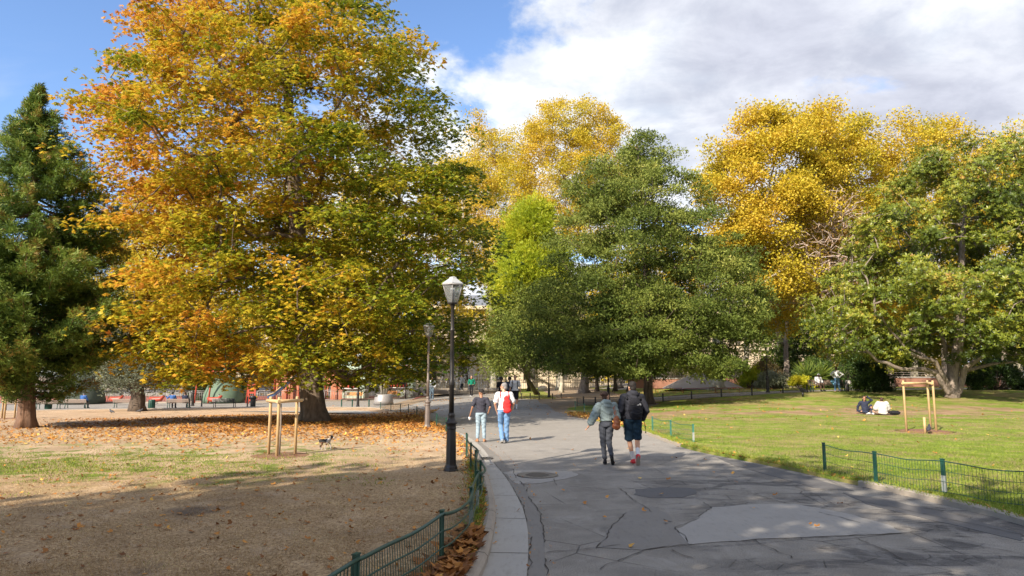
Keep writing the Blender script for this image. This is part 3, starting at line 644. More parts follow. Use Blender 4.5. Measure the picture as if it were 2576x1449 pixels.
# bench on the right
make_person(0, 0, 0, math.pi+.2, 'person with a white cap and pale jacket seated on the green bench', {**SIT, 'head': (0, .12, 1.14)}, 'skin3', ('hairdark', 'short'), ('whitetee', 'long', .0, .03), ('taupe', 'shorts', .01), 'blk', voxel=.015, loc=at(2056, 986)+V3((0, -.2, .08)), h=1.75, cap='white0')
make_person(2107, 987, 58, .05, 'man in a white shirt and jeans standing with hands on hips by the bench', {'elL': (-.42, -.06, 1.20), 'wrL': (-.22, .02, 1.02), 'hdL': (-.15, .06, 1.0), 'elR': (.42, -.06, 1.20), 'wrR': (.22, .02, 1.02), 'hdR': (.15, .06, 1.0), 'kneeL': (-.12, .03, .5), 'ankL': (-.15, 0, .09), 'toeL': (-.18, .18, .03), 'kneeR': (.13, .03, .5), 'ankR': (.17, 0, .09), 'toeR': (.22, .17, .03)}, 'skin2', ('hairbrown', 'short'), ('whitetee', 'long', .0, .025), ('jeansB', 'long', .012), 'sandal', voxel=.014, loc=at(2107, 988)+V3((0, 0, .08)), h=1.78)
m = MB(); m.ell((0, 0, .12), (.18, .12, .14), 10, 8); m.ell((.05, -.1, -.05), (.12, .06, .14), 10, 8); o = blob(m, 'folded_jacket', M['bluebag'], None, .014, 2, .006); o.location = at(2093, 986)+V3((0, -.25, .62)); tag(o, 'light blue jacket lying on the green bench', 'jacket')
# pair sitting on the lawn
GS = V3((0, 0, .09))
make_person(0, 0, 0, math.pi-.25, 'dark haired woman in a navy jacket seated on the lawn shading her eyes', dict(
  pelvis=(0, 0, .12), chest=(0, -.05, .38), neck=(0, -.06, .62), head=(0, -.01, .77), hipL=(-.09, .05, .12), hipR=(.09, .05, .12), kneeL=(-.20, .35, .42), kneeR=(.32, .32, .14), ankL=(-.22, .42, .08), ankR=(.0, .42, .08), toeL=(-.25, .58, .03), toeR=(-.1, .5, .05),
  shL=(-.18, -.05, .56), shR=(.18, -.05, .56), elL=(-.30, .16, .68), wrL=(-.10, .20, .86), hdL=(-.03, .13, .88), elR=(.30, -.14, .34), wrR=(.33, -.14, .09), hdR=(.36, -.08, .04)), 'skin2', ('hairdark', 'long'), ('stripe', 'long', -.05, .02), ('stripe', 'long', .01), 'whitetee', True, voxel=.012, loc=at(2177, 1045)+GS, h=1.72)
make_person(0, 0, 0, -.1, 'person in a loose off white sweater seated cross legged on the lawn', dict(
  pelvis=(0, 0, .12), chest=(0, -.02, .36), neck=(0, .04, .60), head=(0, .10, .74), hipL=(-.10, .05, .12), hipR=(.10, .05, .12), kneeL=(-.38, .28, .14), kneeR=(.38, .28, .14), ankL=(.05, .38, .07), ankR=(-.05, .42, .07), toeL=(.18, .36, .05), toeR=(-.2, .40, .05),
  shL=(-.19, .02, .54), shR=(.19, .02, .54), elL=(-.28, .10, .32), wrL=(-.18, .30, .25), hdL=(-.10, .36, .22), elR=(.28, .10, .32), wrR=(.18, .30, .25), hdR=(.1, .36, .22)), 'skin', ('hairbrown', 'short'), ('offwhite', 'puffy', -.1, .06), ('taupe', 'long', .02), 'taupe', False, 0, .15, .012, loc=at(2222, 1048)+GS, h=1.72)
m = MB(); m.ell((0, 0, .10), (.27, .17, .11), 14, 8); m.ell((.13, -.03, .10), (.16, .15, .10), 10, 8); m2 = MB(); m2.tube([(-.2, -.1, .16), (-.32, -.16, .03), (-.1, -.22, .02), (.05, -.15, .08)], .012, 5)
r = empty('backpack', at(2250, 1048)+GS, .1, 'black backpack lying on the lawn beside the person in the off white sweater', 'backpack'); blob(m, 'bag', M['blk'], r, .014, 2, .005); m2.build('strap', M['blk'], r)

# ------------------------------------------------------------------ dog and birds
def dog():
    b = at(817, 1141)+V3((0, 0, .10)); r = empty('dog', b, -.42, 'small black, brown and white dog trotting with a stick in its mouth', 'dog'); m = MB()
    # local +x is forward
    L_ = [(-.17, 0, .27), (-.10, 0, .285), (0, 0, .275), (.10, 0, .285), (.17, 0, .31)]; m.tube(L_, [.055, .068, .066, .082, .066], 12); m.ell(L_[0], (.07, .068, .072)); m.ell(L_[4], (.06, .062, .07))
    limb(m, [(.17, 0, .32), (.25, 0, .40)], [.052, .038]); m.ell((.28, 0, .42), (.055, .045, .045)); limb(m, [(.30, 0, .41), (.375, 0, .39)], [.030, .018])
    for sy in (-1, 1):
        m.ell((.255, sy*.03, .465), (.018, .012, .042)); a = .06*sy
        limb(m, [(-.15, sy*.045, .26), (-.12-a*.6, sy*.05, .17), (-.19-a, sy*.05, .10), (-.17-a, sy*.05, .02)], [.045, .028, .017, .016]); limb(m, [(-.17-a, sy*.05, .014), (-.14-a, sy*.05, .012)], [.016, .014])
        limb(m, [(.13, sy*.045, .26), (.12+a, sy*.045, .14), (.13+a*1.5, sy*.045, .02)], [.036, .02, .015]); limb(m, [(.13+a*1.5, sy*.045, .014), (.16+a*1.5, sy*.045, .012)], [.016, .014])
    limb(m, [(-.20, 0, .30), (-.27, 0, .31), (-.32, .01, .37)], [.022, .015, .008])
    o = blob(m, 'body', m_simple('dog_brown', (.14, .07, .035), .85, 0, .3, 30, .5), r, .009, 2)
    for nm, c in (('dog_black', (.02, .017, .015)), ('dog_white', (.42, .38, .34))): o.data.materials.append(m_simple(nm, c, .85, 0, .2, 30, .5))
    for p in o.data.polygons:
        c = p.center
        if c.x > .12 and c.x < .24 or (c.z < .16 and c.x > 0) or c.z < .07 or c.x > .34: p.material_index = 2
        elif c.z > .25 and c.x < .13 or c.x < -.22 or (c.x > .24 and c.z > .40): p.material_index = 1
    r.scale = (.8,)*3
    m = MB(); m.ell((.395, 0, .39), (.010, .012, .009)); m.build('nose', M['black0'], r)
    for sy in (-1, 1): m = MB(); m.ell((.318, sy*.036, .43), (.007, .006, .007)); m.build('eye', M['black0'], r)
    st = empty('stick', b, -.42, 'thin wooden stick carried in the mouth of the dog', 'stick'); m = MB(); m.tube([(.36, .03, .385), (.50, -.04, .40), (.74, -.12, .385)], [.008, .008, .005], 6); m.build('twig', M['sandal'], st); st.scale = (.8,)*3
dog()
M['pigeon'] = m_simple('pigeon_grey', (.035, .035, .042), .5, 0, .4, 20)
for i, (px, py, rz, lb) in enumerate(((417/1.4907, 1045, 2.8, 'dark pigeon on the dry lawn between the conifer and olive trunk'), (352, 1043, .3, 'dark pigeon at the foot of the olive trunk'), (2338, 1096, .9, 'dark pigeon beside the stub inside the tree guard'))):
    m = MB(); m.ell((0, 0, .13), (.13, .065, .065), 10, 8, Matrix.Rotation(-.25, 3, 'Y')); limb(m, [(.08, 0, .17), (.12, 0, .23)], [.04, .026]); m.tube([(.13, 0, .235), (.165, 0, .225)], [.012, .004], 6); m.tube([(-.08, 0, .12), (-.22, 0, .08)], [.045, .02], 6, flat=1.6); m.tube([(.01, .02, .08), (.01, .02, 0)], .008, 5); m.tube([(.01, -.02, .08), (.01, -.02, 0)], .008, 5)
    o = blob(m, 'pigeon', M['pigeon'], None, .008, 1); o.location = at(px, py)+V3((0, 0, .1)); o.rotation_euler.z = rz; o.scale = (1.15,)*3; tag(o, lb, 'bird', 'pigeons on the lawns')
# ------------------------------------------------------------------ trees
def unit(v): return v/np.maximum(1e-9, np.linalg.norm(v, axis=-1, keepdims=True))
def leaf_quads(C, A, B, L, Wd, fold=.15):
    """rhombic leaves: root C, direction A, side B, lengths L, widths Wd"""
    n = len(C); Nn = unit(np.cross(A, B)); L = np.broadcast_to(L, n)[:, None]; Wd = np.broadcast_to(Wd, n)[:, None]
    v0 = C; v1 = C+A*L*.55+B*Wd*.5+Nn*L*fold; v2 = C+A*L; v3 = C+A*L*.55-B*Wd*.5+Nn*L*fold
    V = np.stack([v0, v1, v2, v3], 1).reshape(-1, 3); return V
def quadfaces(n): return np.arange(n*4).reshape(n, 4)
def rand_dirs(n): return unit(rng.normal(size=(n, 3)))
def tubes_np(P0, P1, r0, r1, sides=6):
    """many tapered tubes at once"""
    n = len(P0); T = unit(P1-P0); a = np.where(np.abs(T[:, 2:3]) < .9, np.array([[0, 0, 1.]]), np.array([[1., 0, 0]]))
    U = unit(np.cross(T, a)); Wv = np.cross(T, U); an = np.arange(sides)*2*np.pi/sides
    ca, sa = np.cos(an)[None, :, None], np.sin(an)[None, :, None]
    E = T*np.minimum(.35*np.maximum(r0, r1), .2)[:, None]
    ring = U[:, None]*ca+Wv[:, None]*sa
    R0 = (P0-E)[:, None]+ring*r0[:, None, None]; R1 = (P1+E)[:, None]+ring*r1[:, None, None]
    V = np.concatenate([R0, R1], 1).reshape(-1, 3); b = np.arange(n)[:, None]*2*sides; k = np.arange(sides)[None]
    Fq = np.stack([b+k, b+(k+1) % sides, b+sides+(k+1) % sides, b+sides+k], -1).reshape(-1, 4); return V, Fq
def grow(trunk, att, seglen=.7, updown=.6, rtrunk=.4, rtip=.012, wig=.12, trad=None, extra=()):
    """branch skeleton joining attractors to a trunk; returns segments"""
    P = [np.array(p, float) for p in trunk]; par = [-1]+list(range(len(P)-1)); nt = len(P)
    fixed = {}
    for q, rq in extra:
        prev = int(np.argmin(np.linalg.norm(np.array(P[:nt])-np.array(q[0]), axis=1)))
        for v, r_ in zip(q, rq): P.append(np.array(v)); par.append(prev); prev = len(P)-1; fixed[prev] = r_
    nt0 = nt; nt = len(P)
    T = np.array(P); d = np.min(np.linalg.norm(att[:, None]-T[None], axis=2), axis=1); order = np.argsort(d)
    cap = len(P)+len(att)*40; NP = np.zeros((cap, 3)); NP[:nt] = T; n = nt; tips = []
    first = max(1, int(nt*.12))
    for i in order:
        a = att[i]; nd = NP[first:n]; dv = a-nd; dist = np.linalg.norm(dv, axis=1); hor = np.linalg.norm(dv[:, :2], axis=1)
        cost = dist+updown*np.maximum(0, hor*.35-dv[:, 2]); j = int(np.argmin(cost))+first
        p = NP[j].copy(); L = np.linalg.norm(a-p)
        m = max(1, int(round(L/seglen))); prev = j
        side = rng.normal(size=3)*wig*L; side[2] = abs(side[2])*.6+.05*L
        for k in range(1, m+1):
            t = k/m; q = p*(1-t)+a*t+side*math.sin(math.pi*t)*(.6 if m > 1 else 0)
            if k < m: q = q+rng.normal(size=3)*.05*seglen
            NP[n] = q; par.append(prev); prev = n; n += 1
        tips.append(prev)
    cnt = np.zeros(n)
    for tp in tips: cnt[tp] += 1
    for i in range(n-1, 0, -1): cnt[par[i]] += cnt[i]
    cnt = np.maximum(cnt, 1); ex = math.log(max(rtrunk/rtip, 1.5))/math.log(max(cnt[1], 2)); rad = rtip*cnt**ex; r_cap = rtrunk
    if trad is not None: rad[:nt0] = trad
    for k_, r_ in fixed.items(): rad[k_] = r_
    idx = np.arange(nt0, n); pr = np.array([par[i] for i in idx])
    r0 = np.minimum(rad[pr], rad[idx]*1.5); r0 = np.minimum(r0, rtrunk); r1 = rad[idx]
    return NP[pr], NP[idx], r0, r1, NP[:n], np.array(par), rad
def interp_prof(prof, z):
    zs = [p[0] for p in prof]; o = np.argsort(zs); zz = np.array(zs)[o]
    return np.interp(z, zz, np.array([p[1] for p in prof])[o]), np.interp(z, zz, np.array([p[2] for p in prof])[o])
def trunk_mesh(name, pts, rad, mat, parent, flare=.5, ridges=7, n=20, seed=0, extra=None):
    rr = random.Random(seed); ph = [rr.uniform(0, 6.28) for _ in range(4)]; mb = MB(); rings = []
    P = [Vector(p) for p in pts]; L = 0
    for i, p in enumerate(P):
        t = (P[min(i+1, len(P)-1)]-P[max(i-1, 0)]).normalized(); u = t.cross(Vector((0, 1, 0))).normalized(); w = t.cross(u)
        h = p.z-P[0].z; fl = math.exp(-max(h, 0)/.27)*flare; ring = []
        for k in range(n):
            a = 2*math.pi*k/n
            rg = 1+(.07+.35*fl)*math.sin(ridges*a+ph[0])+(.05+.2*fl)*math.sin((ridges-3)*a+ph[1]+h*.3)+.03*math.sin(11*a+ph[2]+h)
            ring.append(p+(u*math.cos(a)+w*math.sin(a))*rad[i]*(1+fl*.8)*rg)
        rings.append(ring)
    mb.loft(rings, True, True)
    if extra is not None:
        V, Fq = extra; b_ = len(mb.v); mb.v += V.tolist(); mb.f += (Fq+b_).tolist(); mb.mi += [0]*len(Fq); mb.sm += [True]*len(Fq)
    return mb.build(name, mat, parent)

def leaves_at(C, out, kind, size, sc=1.0):
    """leaves with roots C; out = outward directions; returns V, n_per"""
    n = len(C)
    if kind == 'palmate':
        yaw = rng.uniform(0, 6.283, n); u = np.stack([np.cos(yaw), np.sin(yaw), rng.uniform(-.35, .1, n)], -1); u = unit(u+out*.5)
        up_ = unit(np.array([0, 0, 1.])+rng.normal(size=(n, 3))*.35); v = unit(np.cross(up_, u)); Vs = []
        k = 6; s = size*rng.uniform(.6, 1.25, n)
        for i in range(k):
            th = (i-(k-1)/2)*.62+rng.normal(size=n)*.08; c, sn = np.cos(th)[:, None], np.sin(th)[:, None]
            A = unit(u*c+v*sn-np.array([0, 0, 1.])*rng.uniform(.15, .75, n)[:, None]); B = unit(np.cross(A, up_)+rng.normal(size=(n, 3))*.15)
            Vs.append(leaf_quads(C, A, B, s*(1-.25*abs(i-(k-1)/2)/2.5), s*.33, .08).reshape(n, 4, 3))
        return np.concatenate(Vs, 1).reshape(-1, 3), k
    if kind == 'whorl':       # stiff glossy leaves in a rosette
        k = 5; ax = unit(out+np.array([0, 0, .7])+rng.normal(size=(n, 3))*.4); t = rand_dirs(n); u = unit(np.cross(ax, t)); v = np.cross(ax, u); Vs = []; s = size*rng.uniform(.7, 1.2, n)
        for i in range(k):
            th = 2*math.pi*i/k+rng.uniform(-.3, .3, n); A = unit(u*np.cos(th)[:, None]+v*np.sin(th)[:, None]+ax*.5); B = unit(np.cross(A, ax))
            Vs.append(leaf_quads(C, A, B, s, s*.42, .07).reshape(n, 4, 3))
        return np.concatenate(Vs, 1).reshape(-1, 3), k
    if kind == 'twig':        # three small leaves along a twig end
        k = 3; ax = unit(out*.9+np.array([0, 0, .35])+rng.normal(size=(n, 3))*.6); Vs = []; s = size*rng.uniform(.6, 1.3, n)
        for i in range(k):
            A = unit(ax+rng.normal(size=(n, 3))*.75); B = unit(np.cross(A, rand_dirs(n)))
            Vs.append(leaf_quads(C+ax*(s*i*.35)[:, None], A, B, s, s*.45, .1).reshape(n, 4, 3))
        return np.concatenate(Vs, 1).reshape(-1, 3), k
    if kind == 'broad':       # broad lobed leaf, two crossing blades
        k = 2; A0 = unit(rng.normal(size=(n, 3))+np.array([0, 0, -.3])+out*.4); up_ = unit(np.array([0, 0, 1.])+rng.normal(size=(n, 3))*.8); B0 = unit(np.cross(A0, up_)); s = size*rng.uniform(.6, 1.3, n); Vs = []
        for sg in (-1, 1):
            A = unit(A0+B0*.45*sg); B = unit(np.cross(A, up_)); Vs.append(leaf_quads(C, A, B, s, s*.75, .1).reshape(n, 4, 3))
        return np.concatenate(Vs, 1).reshape(-1, 3), k
    if kind == 'needle':
        k = 4; ax = unit(out+np.array([0, 0, .15])+rng.normal(size=(n, 3))*.5); s = size*rng.uniform(.5, 1.3, n); Vs = []
        for i in range(k):
            A = unit(ax+rng.normal(size=(n, 3))*.38); B = unit(np.cross(A, rand_dirs(n)))
            Vs.append(leaf_quads(C+rng.normal(size=(n, 3))*.03, A, B, s, s*.16, .02).reshape(n, 4, 3))
        return np.concatenate(Vs, 1).reshape(-1, 3), k
def lump(P, f, seed):
    r_ = np.random.default_rng(seed+500); v = 0
    for i in range(5):
        k = r_.normal(size=3)*f*(1+.35*i); v = v+np.sin(P @ k+r_.uniform(0, 6.28))/(1+.25*i)
    return v/2.2
def silhouette(rows, Y):
    """rows of (photo y, left, right) at distance Y -> (z, centre x, radius)"""
    pr = []
    for py, xl, xr in rows:
        a, b = up(xl, py, Y), up(xr, py, Y); pr.append((a.z, (a.x+b.x)/2, abs(b.x-a.x)/2))
    return pr
def crown_points(prof, n, Y, depth, shell=.4, seed=1, gapn=.35):
    r_ = np.random.default_rng(seed); z0 = min(p[0] for p in prof); z1 = max(p[0] for p in prof)
    zc = r_.uniform(z0, z1, n*8); cx, rr = interp_prof(prof, zc); keep = r_.uniform(0, 1, len(zc)) < (rr/rr.max())**1.6
    zc, cx, rr = zc[keep][:n*2], cx[keep][:n*2], rr[keep][:n*2]
    ph = r_.uniform(0, 2*np.pi, len(zc)); u = r_.uniform(0, 1, len(zc))**shell
    # lobed crown
    lob = 1+.06*np.sin(3*ph+zc*.9+seed)+.05*np.sin(5*ph-zc*1.3+seed*2)
    P = np.stack([cx+rr*u*np.cos(ph)*lob*1.06, Y+rr*depth*u*np.sin(ph)*lob, zc], -1)
    # thin it out to an even spacing with gaps
    keepP = []; dmin = gapn*(rr.max())*1.9/np.sqrt(n)*1.7
    for p in P:
        if len(keepP) >= n: break
        if not keepP or np.min(np.linalg.norm(np.array(keepP)-p, axis=1)) > dmin: keepP.append(p)
    return np.array(keepP)
def tree(name, label, Y, base_px, rows, mats, leaf, size, nclump, nleaf, rtrunk, top_px=None, depth=.9, group=None, sig=(.55, .4), shell=.42, updown=.6,
         tintf=None, trunkpts=None, seed=1, rtip=.012, part=('trunk', 'crown'), cat='tree', fork=None, gapn=.35, wig=.12, flat=.6, outb=.5, ridges=7, base=None, flare=.5, limbs=(), holes=-.25, hf=.55, spray=None, htop=0):
    b = base if base is not None else at(*base_px); 
    if Y is None: Y = b.y
    prof = silhouette(rows, Y) if base is None else rows
    root = empty(name, b, 0, label, cat, group)
    sh_ = sig[0]*1.05; prof = [(z, c, max(.15, r-sh_)) for z, c, r in prof]; zt = max(p[0] for p in prof); zl = min(p[0] for p in prof)
    prof = [(min(max(z, zl+sig[1]), zt-sig[1]*.8), c, r) for z, c, r in prof]
    ztop = max(p[0] for p in prof)
    if trunkpts:
        tp = [b]+[up(px, py, b.y+(Y-b.y)*min(1, (i+1)/len(trunkpts))) for i, (px, py) in enumerate(trunkpts)]
    else:
        cx, _ = interp_prof(prof, np.array([ztop*.95, ztop*.5])); tp = [b, Vector((b.x*.7+cx[1]*.3, b.y*.7+Y*.3, b.z+(ztop-b.z)*.35)), Vector((cx[1]*.6+cx[0]*.4, Y, b.z+(ztop-b.z)*.65)), Vector((cx[0], Y, ztop*.96))]
    pts = [tp[0]]
    for p, q in zip(tp, tp[1:]):
        n = max(1, int((q-p).length/.45)); pts += [p.lerp(q, (k+1)/n)+Vector((rng.normal()*.03, rng.normal()*.03, 0)) for k in range(n)]
    h = np.array([p.z-b.z for p in pts]); H = h.max(); rad = rtrunk*(1-.93*(h/H)**.95); rad = np.maximum(rad, .02)
    loc = lambda A: np.asarray(A)-np.array(b)
    C = crown_points(prof, int(nclump*(1.45 if base is None else 1)), Y, depth, shell, seed, gapn)
    if base is None:
        C = C[lump(C, hf, seed) > holes+htop*np.clip((C[:, 2]-.45*ztop)/(.55*ztop), 0, 1)]
        vx, vy, vz = C[:, 0], C[:, 1], C[:, 2]-CAMZ; dep_ = vy*math.cos(PITCH)+vz*math.sin(PITCH); ppx = 1288+F*vx/dep_; ppy = 724.5-F*(vz*math.cos(PITCH)-vy*math.sin(PITCH))/dep_
        rs = sorted(rows); ry_ = [q[0] for q in rs]; mg = F/Y*sig[0]*.7
        C = C[(ppx > np.interp(ppy, ry_, [q[1] for q in rs])+mg) & (ppx < np.interp(ppy, ry_, [q[2] for q in rs])-mg) & (ppy > ry_[0]+mg*.5) & (ppy < ry_[-1]+30)]
    lim = []
    for lp, lr in limbs:
        Lp = [up(px, py, Y+dy) for px, py, dy in lp]; q = []
        for a_, b_ in zip(Lp, Lp[1:]):
            n_ = max(1, int((b_-a_).length/.5)); q += [a_.lerp(b_, k_/n_)+Vector(rng.normal(size=3)*.03) for k_ in range(n_)]
        q.append(Lp[-1]); lim.append((q, [lr*(1-.75*k_/len(q)) for k_ in range(len(q))]))
    P0, P1, r0, r1, NP, par, rd = grow([tuple(p) for p in pts], C, .7, updown, rtrunk*.8, rtip, wig, trad=rad, extra=lim)
    tr = trunk_mesh(part[0], [p-b for p in pts], rad, mats[0], root, seed=seed, ridges=ridges, flare=flare, extra=tubes_np(loc(P0), loc(P1), r0, r1, 6))
    # leaves around each clump and along its twig
    ncl = len(C); w = rng.uniform(.5, 1.5, ncl); w /= w.sum(); cnt = rng.multinomial(nleaf, w); ci = np.repeat(np.arange(ncl), cnt)
    s = rng.uniform(.7, 1.3, ncl)[ci][:, None]; 
    N3 = np.clip(rng.normal(size=(len(ci), 3)), -1.9, 1.9); off = N3*np.array([sig[0], sig[0], sig[1]])*s
    if spray:
        ax_ = np.array([[np.interp(z_, [p.z for p in pts], [p.x for p in pts]), Y] for z_ in C[:, 2]]); o2 = C[:, :2]-ax_; o2 = o2+rng.normal(size=o2.shape)*1.2; o2 = unit(np.c_[o2, np.zeros(len(o2))]); la = np.stack([-o2[:, 1], o2[:, 0], 0*o2[:, 0]], -1)
        al = N3[:, :1]*spray[0]; off = (o2[ci]*al+la[ci]*N3[:, 1:2]*spray[1]*(1.2-.25*np.clip(N3[:, :1], -1, 2))+np.array([0, 0, 1.])*(N3[:, 2:3]*spray[2]-spray[3]*np.maximum(al, 0)**2-.08*np.abs(N3[:, 1:2])))*s
    Pl = C[ci]+off; axis = np.stack([np.interp(Pl[:, 2], [p.z for p in pts], [p.x for p in pts]), np.full(len(Pl), Y), Pl[:, 2]-1.0], -1)
    out = unit(unit(Pl-axis)*outb+unit(off)*.6)
    Vl, k = leaves_at(loc(Pl), out, leaf, size)
    t = (tintf(Pl) if tintf else np.full(len(Pl), .5)); ctint = rng.normal(size=ncl)*.09; t = t+ctint[ci]+rng.normal(size=len(Pl))*.10
    tint = np.clip(np.repeat(t, k), 0, 1)
    mesh_np(part[1], Vl, quadfaces(len(Pl)*k), mats[1], root, tint=tint)
    return root

M['bark_dark'] = m_bark('dark_bark', (.055, .040, .030), (.17, .125, .09), 2.5, .25)
M['bark_chest'] = m_bark('chestnut_bark', (.10, .072, .05), (.24, .18, .13), 2.2, .3)
M['bark_red'] = m_bark('reddish_bark', (.10, .055, .035), (.28, .16, .10), 3, .12)
M['bark_plane'] = m_bark('plane_bark', (.42, .38, .30), (.28, .25, .19), 1.3, .5, .3, plates=True)
M['bark_grey'] = m_bark('grey_bark', (.16, .125, .10), (.34, .28, .23), 2.5, .5, .5)
M['bark_pale'] = m_bark('pale_twig_bark', (.40, .30, .25), (.55, .45, .38), 3, .4, .3)
M['leaf_chest'] = m_leaf('chestnut_leaves', [(0, (.06, .11, .012)), (.32, (.24, .28, .018)), (.54, (.58, .45, .032)), (.78, (.68, .34, .04)), (1, (.46, .17, .03))], .43)
M['leaf_plane'] = m_leaf('plane_leaves', [(0, (.18, .21, .022)), (.3, (.48, .42, .032)), (.6, (.66, .50, .045)), (1, (.66, .40, .045))], .44)
M['leaf_oak'] = m_leaf('oak_leaves', [(0, (.035, .06, .012)), (.4, (.115, .155, .028)), (.75, (.27, .30, .06)), (1, (.42, .39, .11))], .28, .6, .2)
M['leaf_magn'] = m_leaf('magnolia_leaves', [(0, (.025, .045, .008)), (.4, (.09, .125, .013)), (.7, (.24, .26, .025)), (.88, (.36, .25, .04)), (1, (.36, .15, .04))], .22, .42, .35)
M['leaf_lime'] = m_leaf('lime_leaves', [(0, (.16, .24, .016)), (.5, (.42, .48, .03)), (1, (.75, .64, .05))], .45)
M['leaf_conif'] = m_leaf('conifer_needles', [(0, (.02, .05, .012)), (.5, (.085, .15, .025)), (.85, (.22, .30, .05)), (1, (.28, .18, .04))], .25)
M['leaf_olive'] = m_leaf('olive_leaves', [(0, (.07, .085, .055)), (.5, (.15, .17, .11)), (1, (.30, .32, .22))], .2)
M['leaf_shrub'] = m_leaf('shrub_leaves', [(0, (.018, .04, .012)), (.5, (.06, .11, .02)), (1, (.22, .27, .04))], .25)
M['leaf_bronze'] = m_leaf('bronze_leaves', [(0, (.10, .10, .04)), (.5, (.22, .16, .07)), (1, (.42, .22, .08))], .3)

# horse chestnut, the big tree on the left
ch_rows = [(972, 440, 1030), (945, 350, 1120), (900, 300, 1205), (800, 275, 1260), (700, 285, 1275), (640, 290, 1260), (540, 245, 1245), (450, 180, 1235), (350, 160, 1195), (290, 165, 1165), (220, 185, 1120), (180, 230, 1090), (130, 305, 1080), (50, 325, 1040), (0, 330, 1000), (-90, 400, 920), (-150, 520, 760)]
def ch_tint(P):
    z = P[:, 2]; x = P[:, 0]; big = np.sin(x*.9+1.3)*np.sin(z*.7+x*.3)+.6*np.sin(P[:, 1]*.8+z*.5)
    return .47+.006*(z-8)-.027*(x+9)+.11*big
tree('horse_chestnut_tree', 'huge spreading chestnut tree in green, yellow and orange autumn leaf on leaf-strewn ground', None, (792, 1066), ch_rows, (M['bark_chest'], M['leaf_chest']), 'palmate', .175, 1150, 110000, .54,
     depth=.92, sig=(.50, .27), shell=.45, spray=(.60, .36, .16, .28), holes=-.45, hf=.6, htop=.50, flare=.42, ridges=5, tintf=ch_tint, trunkpts=[(782, 960), (770, 800), (752, 600), (735, 400), (720, 200), (690, 20), (640, -120)], seed=3, updown=.2, gapn=.30)

# conifer on the far left
def conifer(base_px, rows, ztop_px):
    b = at(*base_px); Y = b.y; prof = silhouette(rows, Y); root = empty('conifer_tree', b, 0, 'tall dark green conifer with drooping layered branches and reddish trunk', 'tree')
    top = up(*ztop_px, Y); n = 30; pts = [b.lerp(top, i/n) for i in range(n+1)]; rad = [.27*(1-i/n)**.9+.015 for i in range(n+1)]
    V0, V1, A0, A1 = [], [], [], []; PL, OUT, TT = [], [], []
    nb = 300
    for i in range(nb):
        u = (i+rng.uniform(0, 1))/nb; z = b.z+1.3+(top.z-b.z-1.5)*(u**.95); cx, rr = interp_prof(prof, np.array([z])); rr = float(rr[0]); ph = rng.uniform(0, 6.283); ln = max(.10, rr*rng.uniform(.72, 1.1)+.02)
        if z < b.z+2.6: ph = rng.choice([.3, 2.9, -1.2])+rng.normal()*.3; ln *= .75
        o = np.array([np.interp(z, [p.z for p in pts], [p.x for p in pts]), Y, z]); d = np.array([math.cos(ph), math.sin(ph), 0]); m = max(3, int(ln/.45)); prev = o
        for k in range(1, m+1):
            t = k/m; q = o+d*ln*t+np.array([0, 0, -.42*ln*math.sin(t*1.9)*.55+.32*ln*t*t])+rng.normal(size=3)*.04
            V0.append(prev); V1.append(q); A0.append(.05*(1-t)+.012); A1.append(.05*(1-t)+.008)
            if t > .25:
                c = int(92*(1.1-t*.4)*min(1.1, .20+ln*.45)); wdt = .36*(1.12-t)*min(1.6, ln*.4)+.02
                side = np.array([-d[1], d[0], 0]); lat = rng.normal(size=c)*wdt
                pp = q+side[None]*lat[:, None]+d[None]*rng.normal(size=(c, 1))*.22*min(1, ln*.6)+np.array([0, 0, 1.])*(rng.normal(size=(c, 1))*.10-np.abs(lat)[:, None]*.15)
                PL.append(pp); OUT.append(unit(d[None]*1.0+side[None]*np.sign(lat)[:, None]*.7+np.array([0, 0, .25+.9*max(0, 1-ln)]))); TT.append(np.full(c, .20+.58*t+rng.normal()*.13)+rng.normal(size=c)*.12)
            prev = q
    PL = np.concatenate(PL); OUT = np.concatenate(OUT); TT = np.concatenate(TT)
    trunk_mesh('trunk', [p-b for p in pts], rad, M['bark_red'], root, flare=.5, seed=9, extra=tubes_np(np.array(V0)-np.array(b), np.array(V1)-np.array(b), np.array(A0), np.array(A1), 5))
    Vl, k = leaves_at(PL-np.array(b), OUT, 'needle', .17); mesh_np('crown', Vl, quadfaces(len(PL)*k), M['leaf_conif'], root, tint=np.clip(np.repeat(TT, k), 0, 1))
conifer((65, 1083), [(985, -120, 185), (930, -200, 245), (820, -210, 280), (700, -190, 272), (600, -140, 250), (500, -85, 222), (400, -15, 178), (330, 28, 143), (280, 62, 120), (240, 86, 104), (218, 94, 99)], (98, 212))

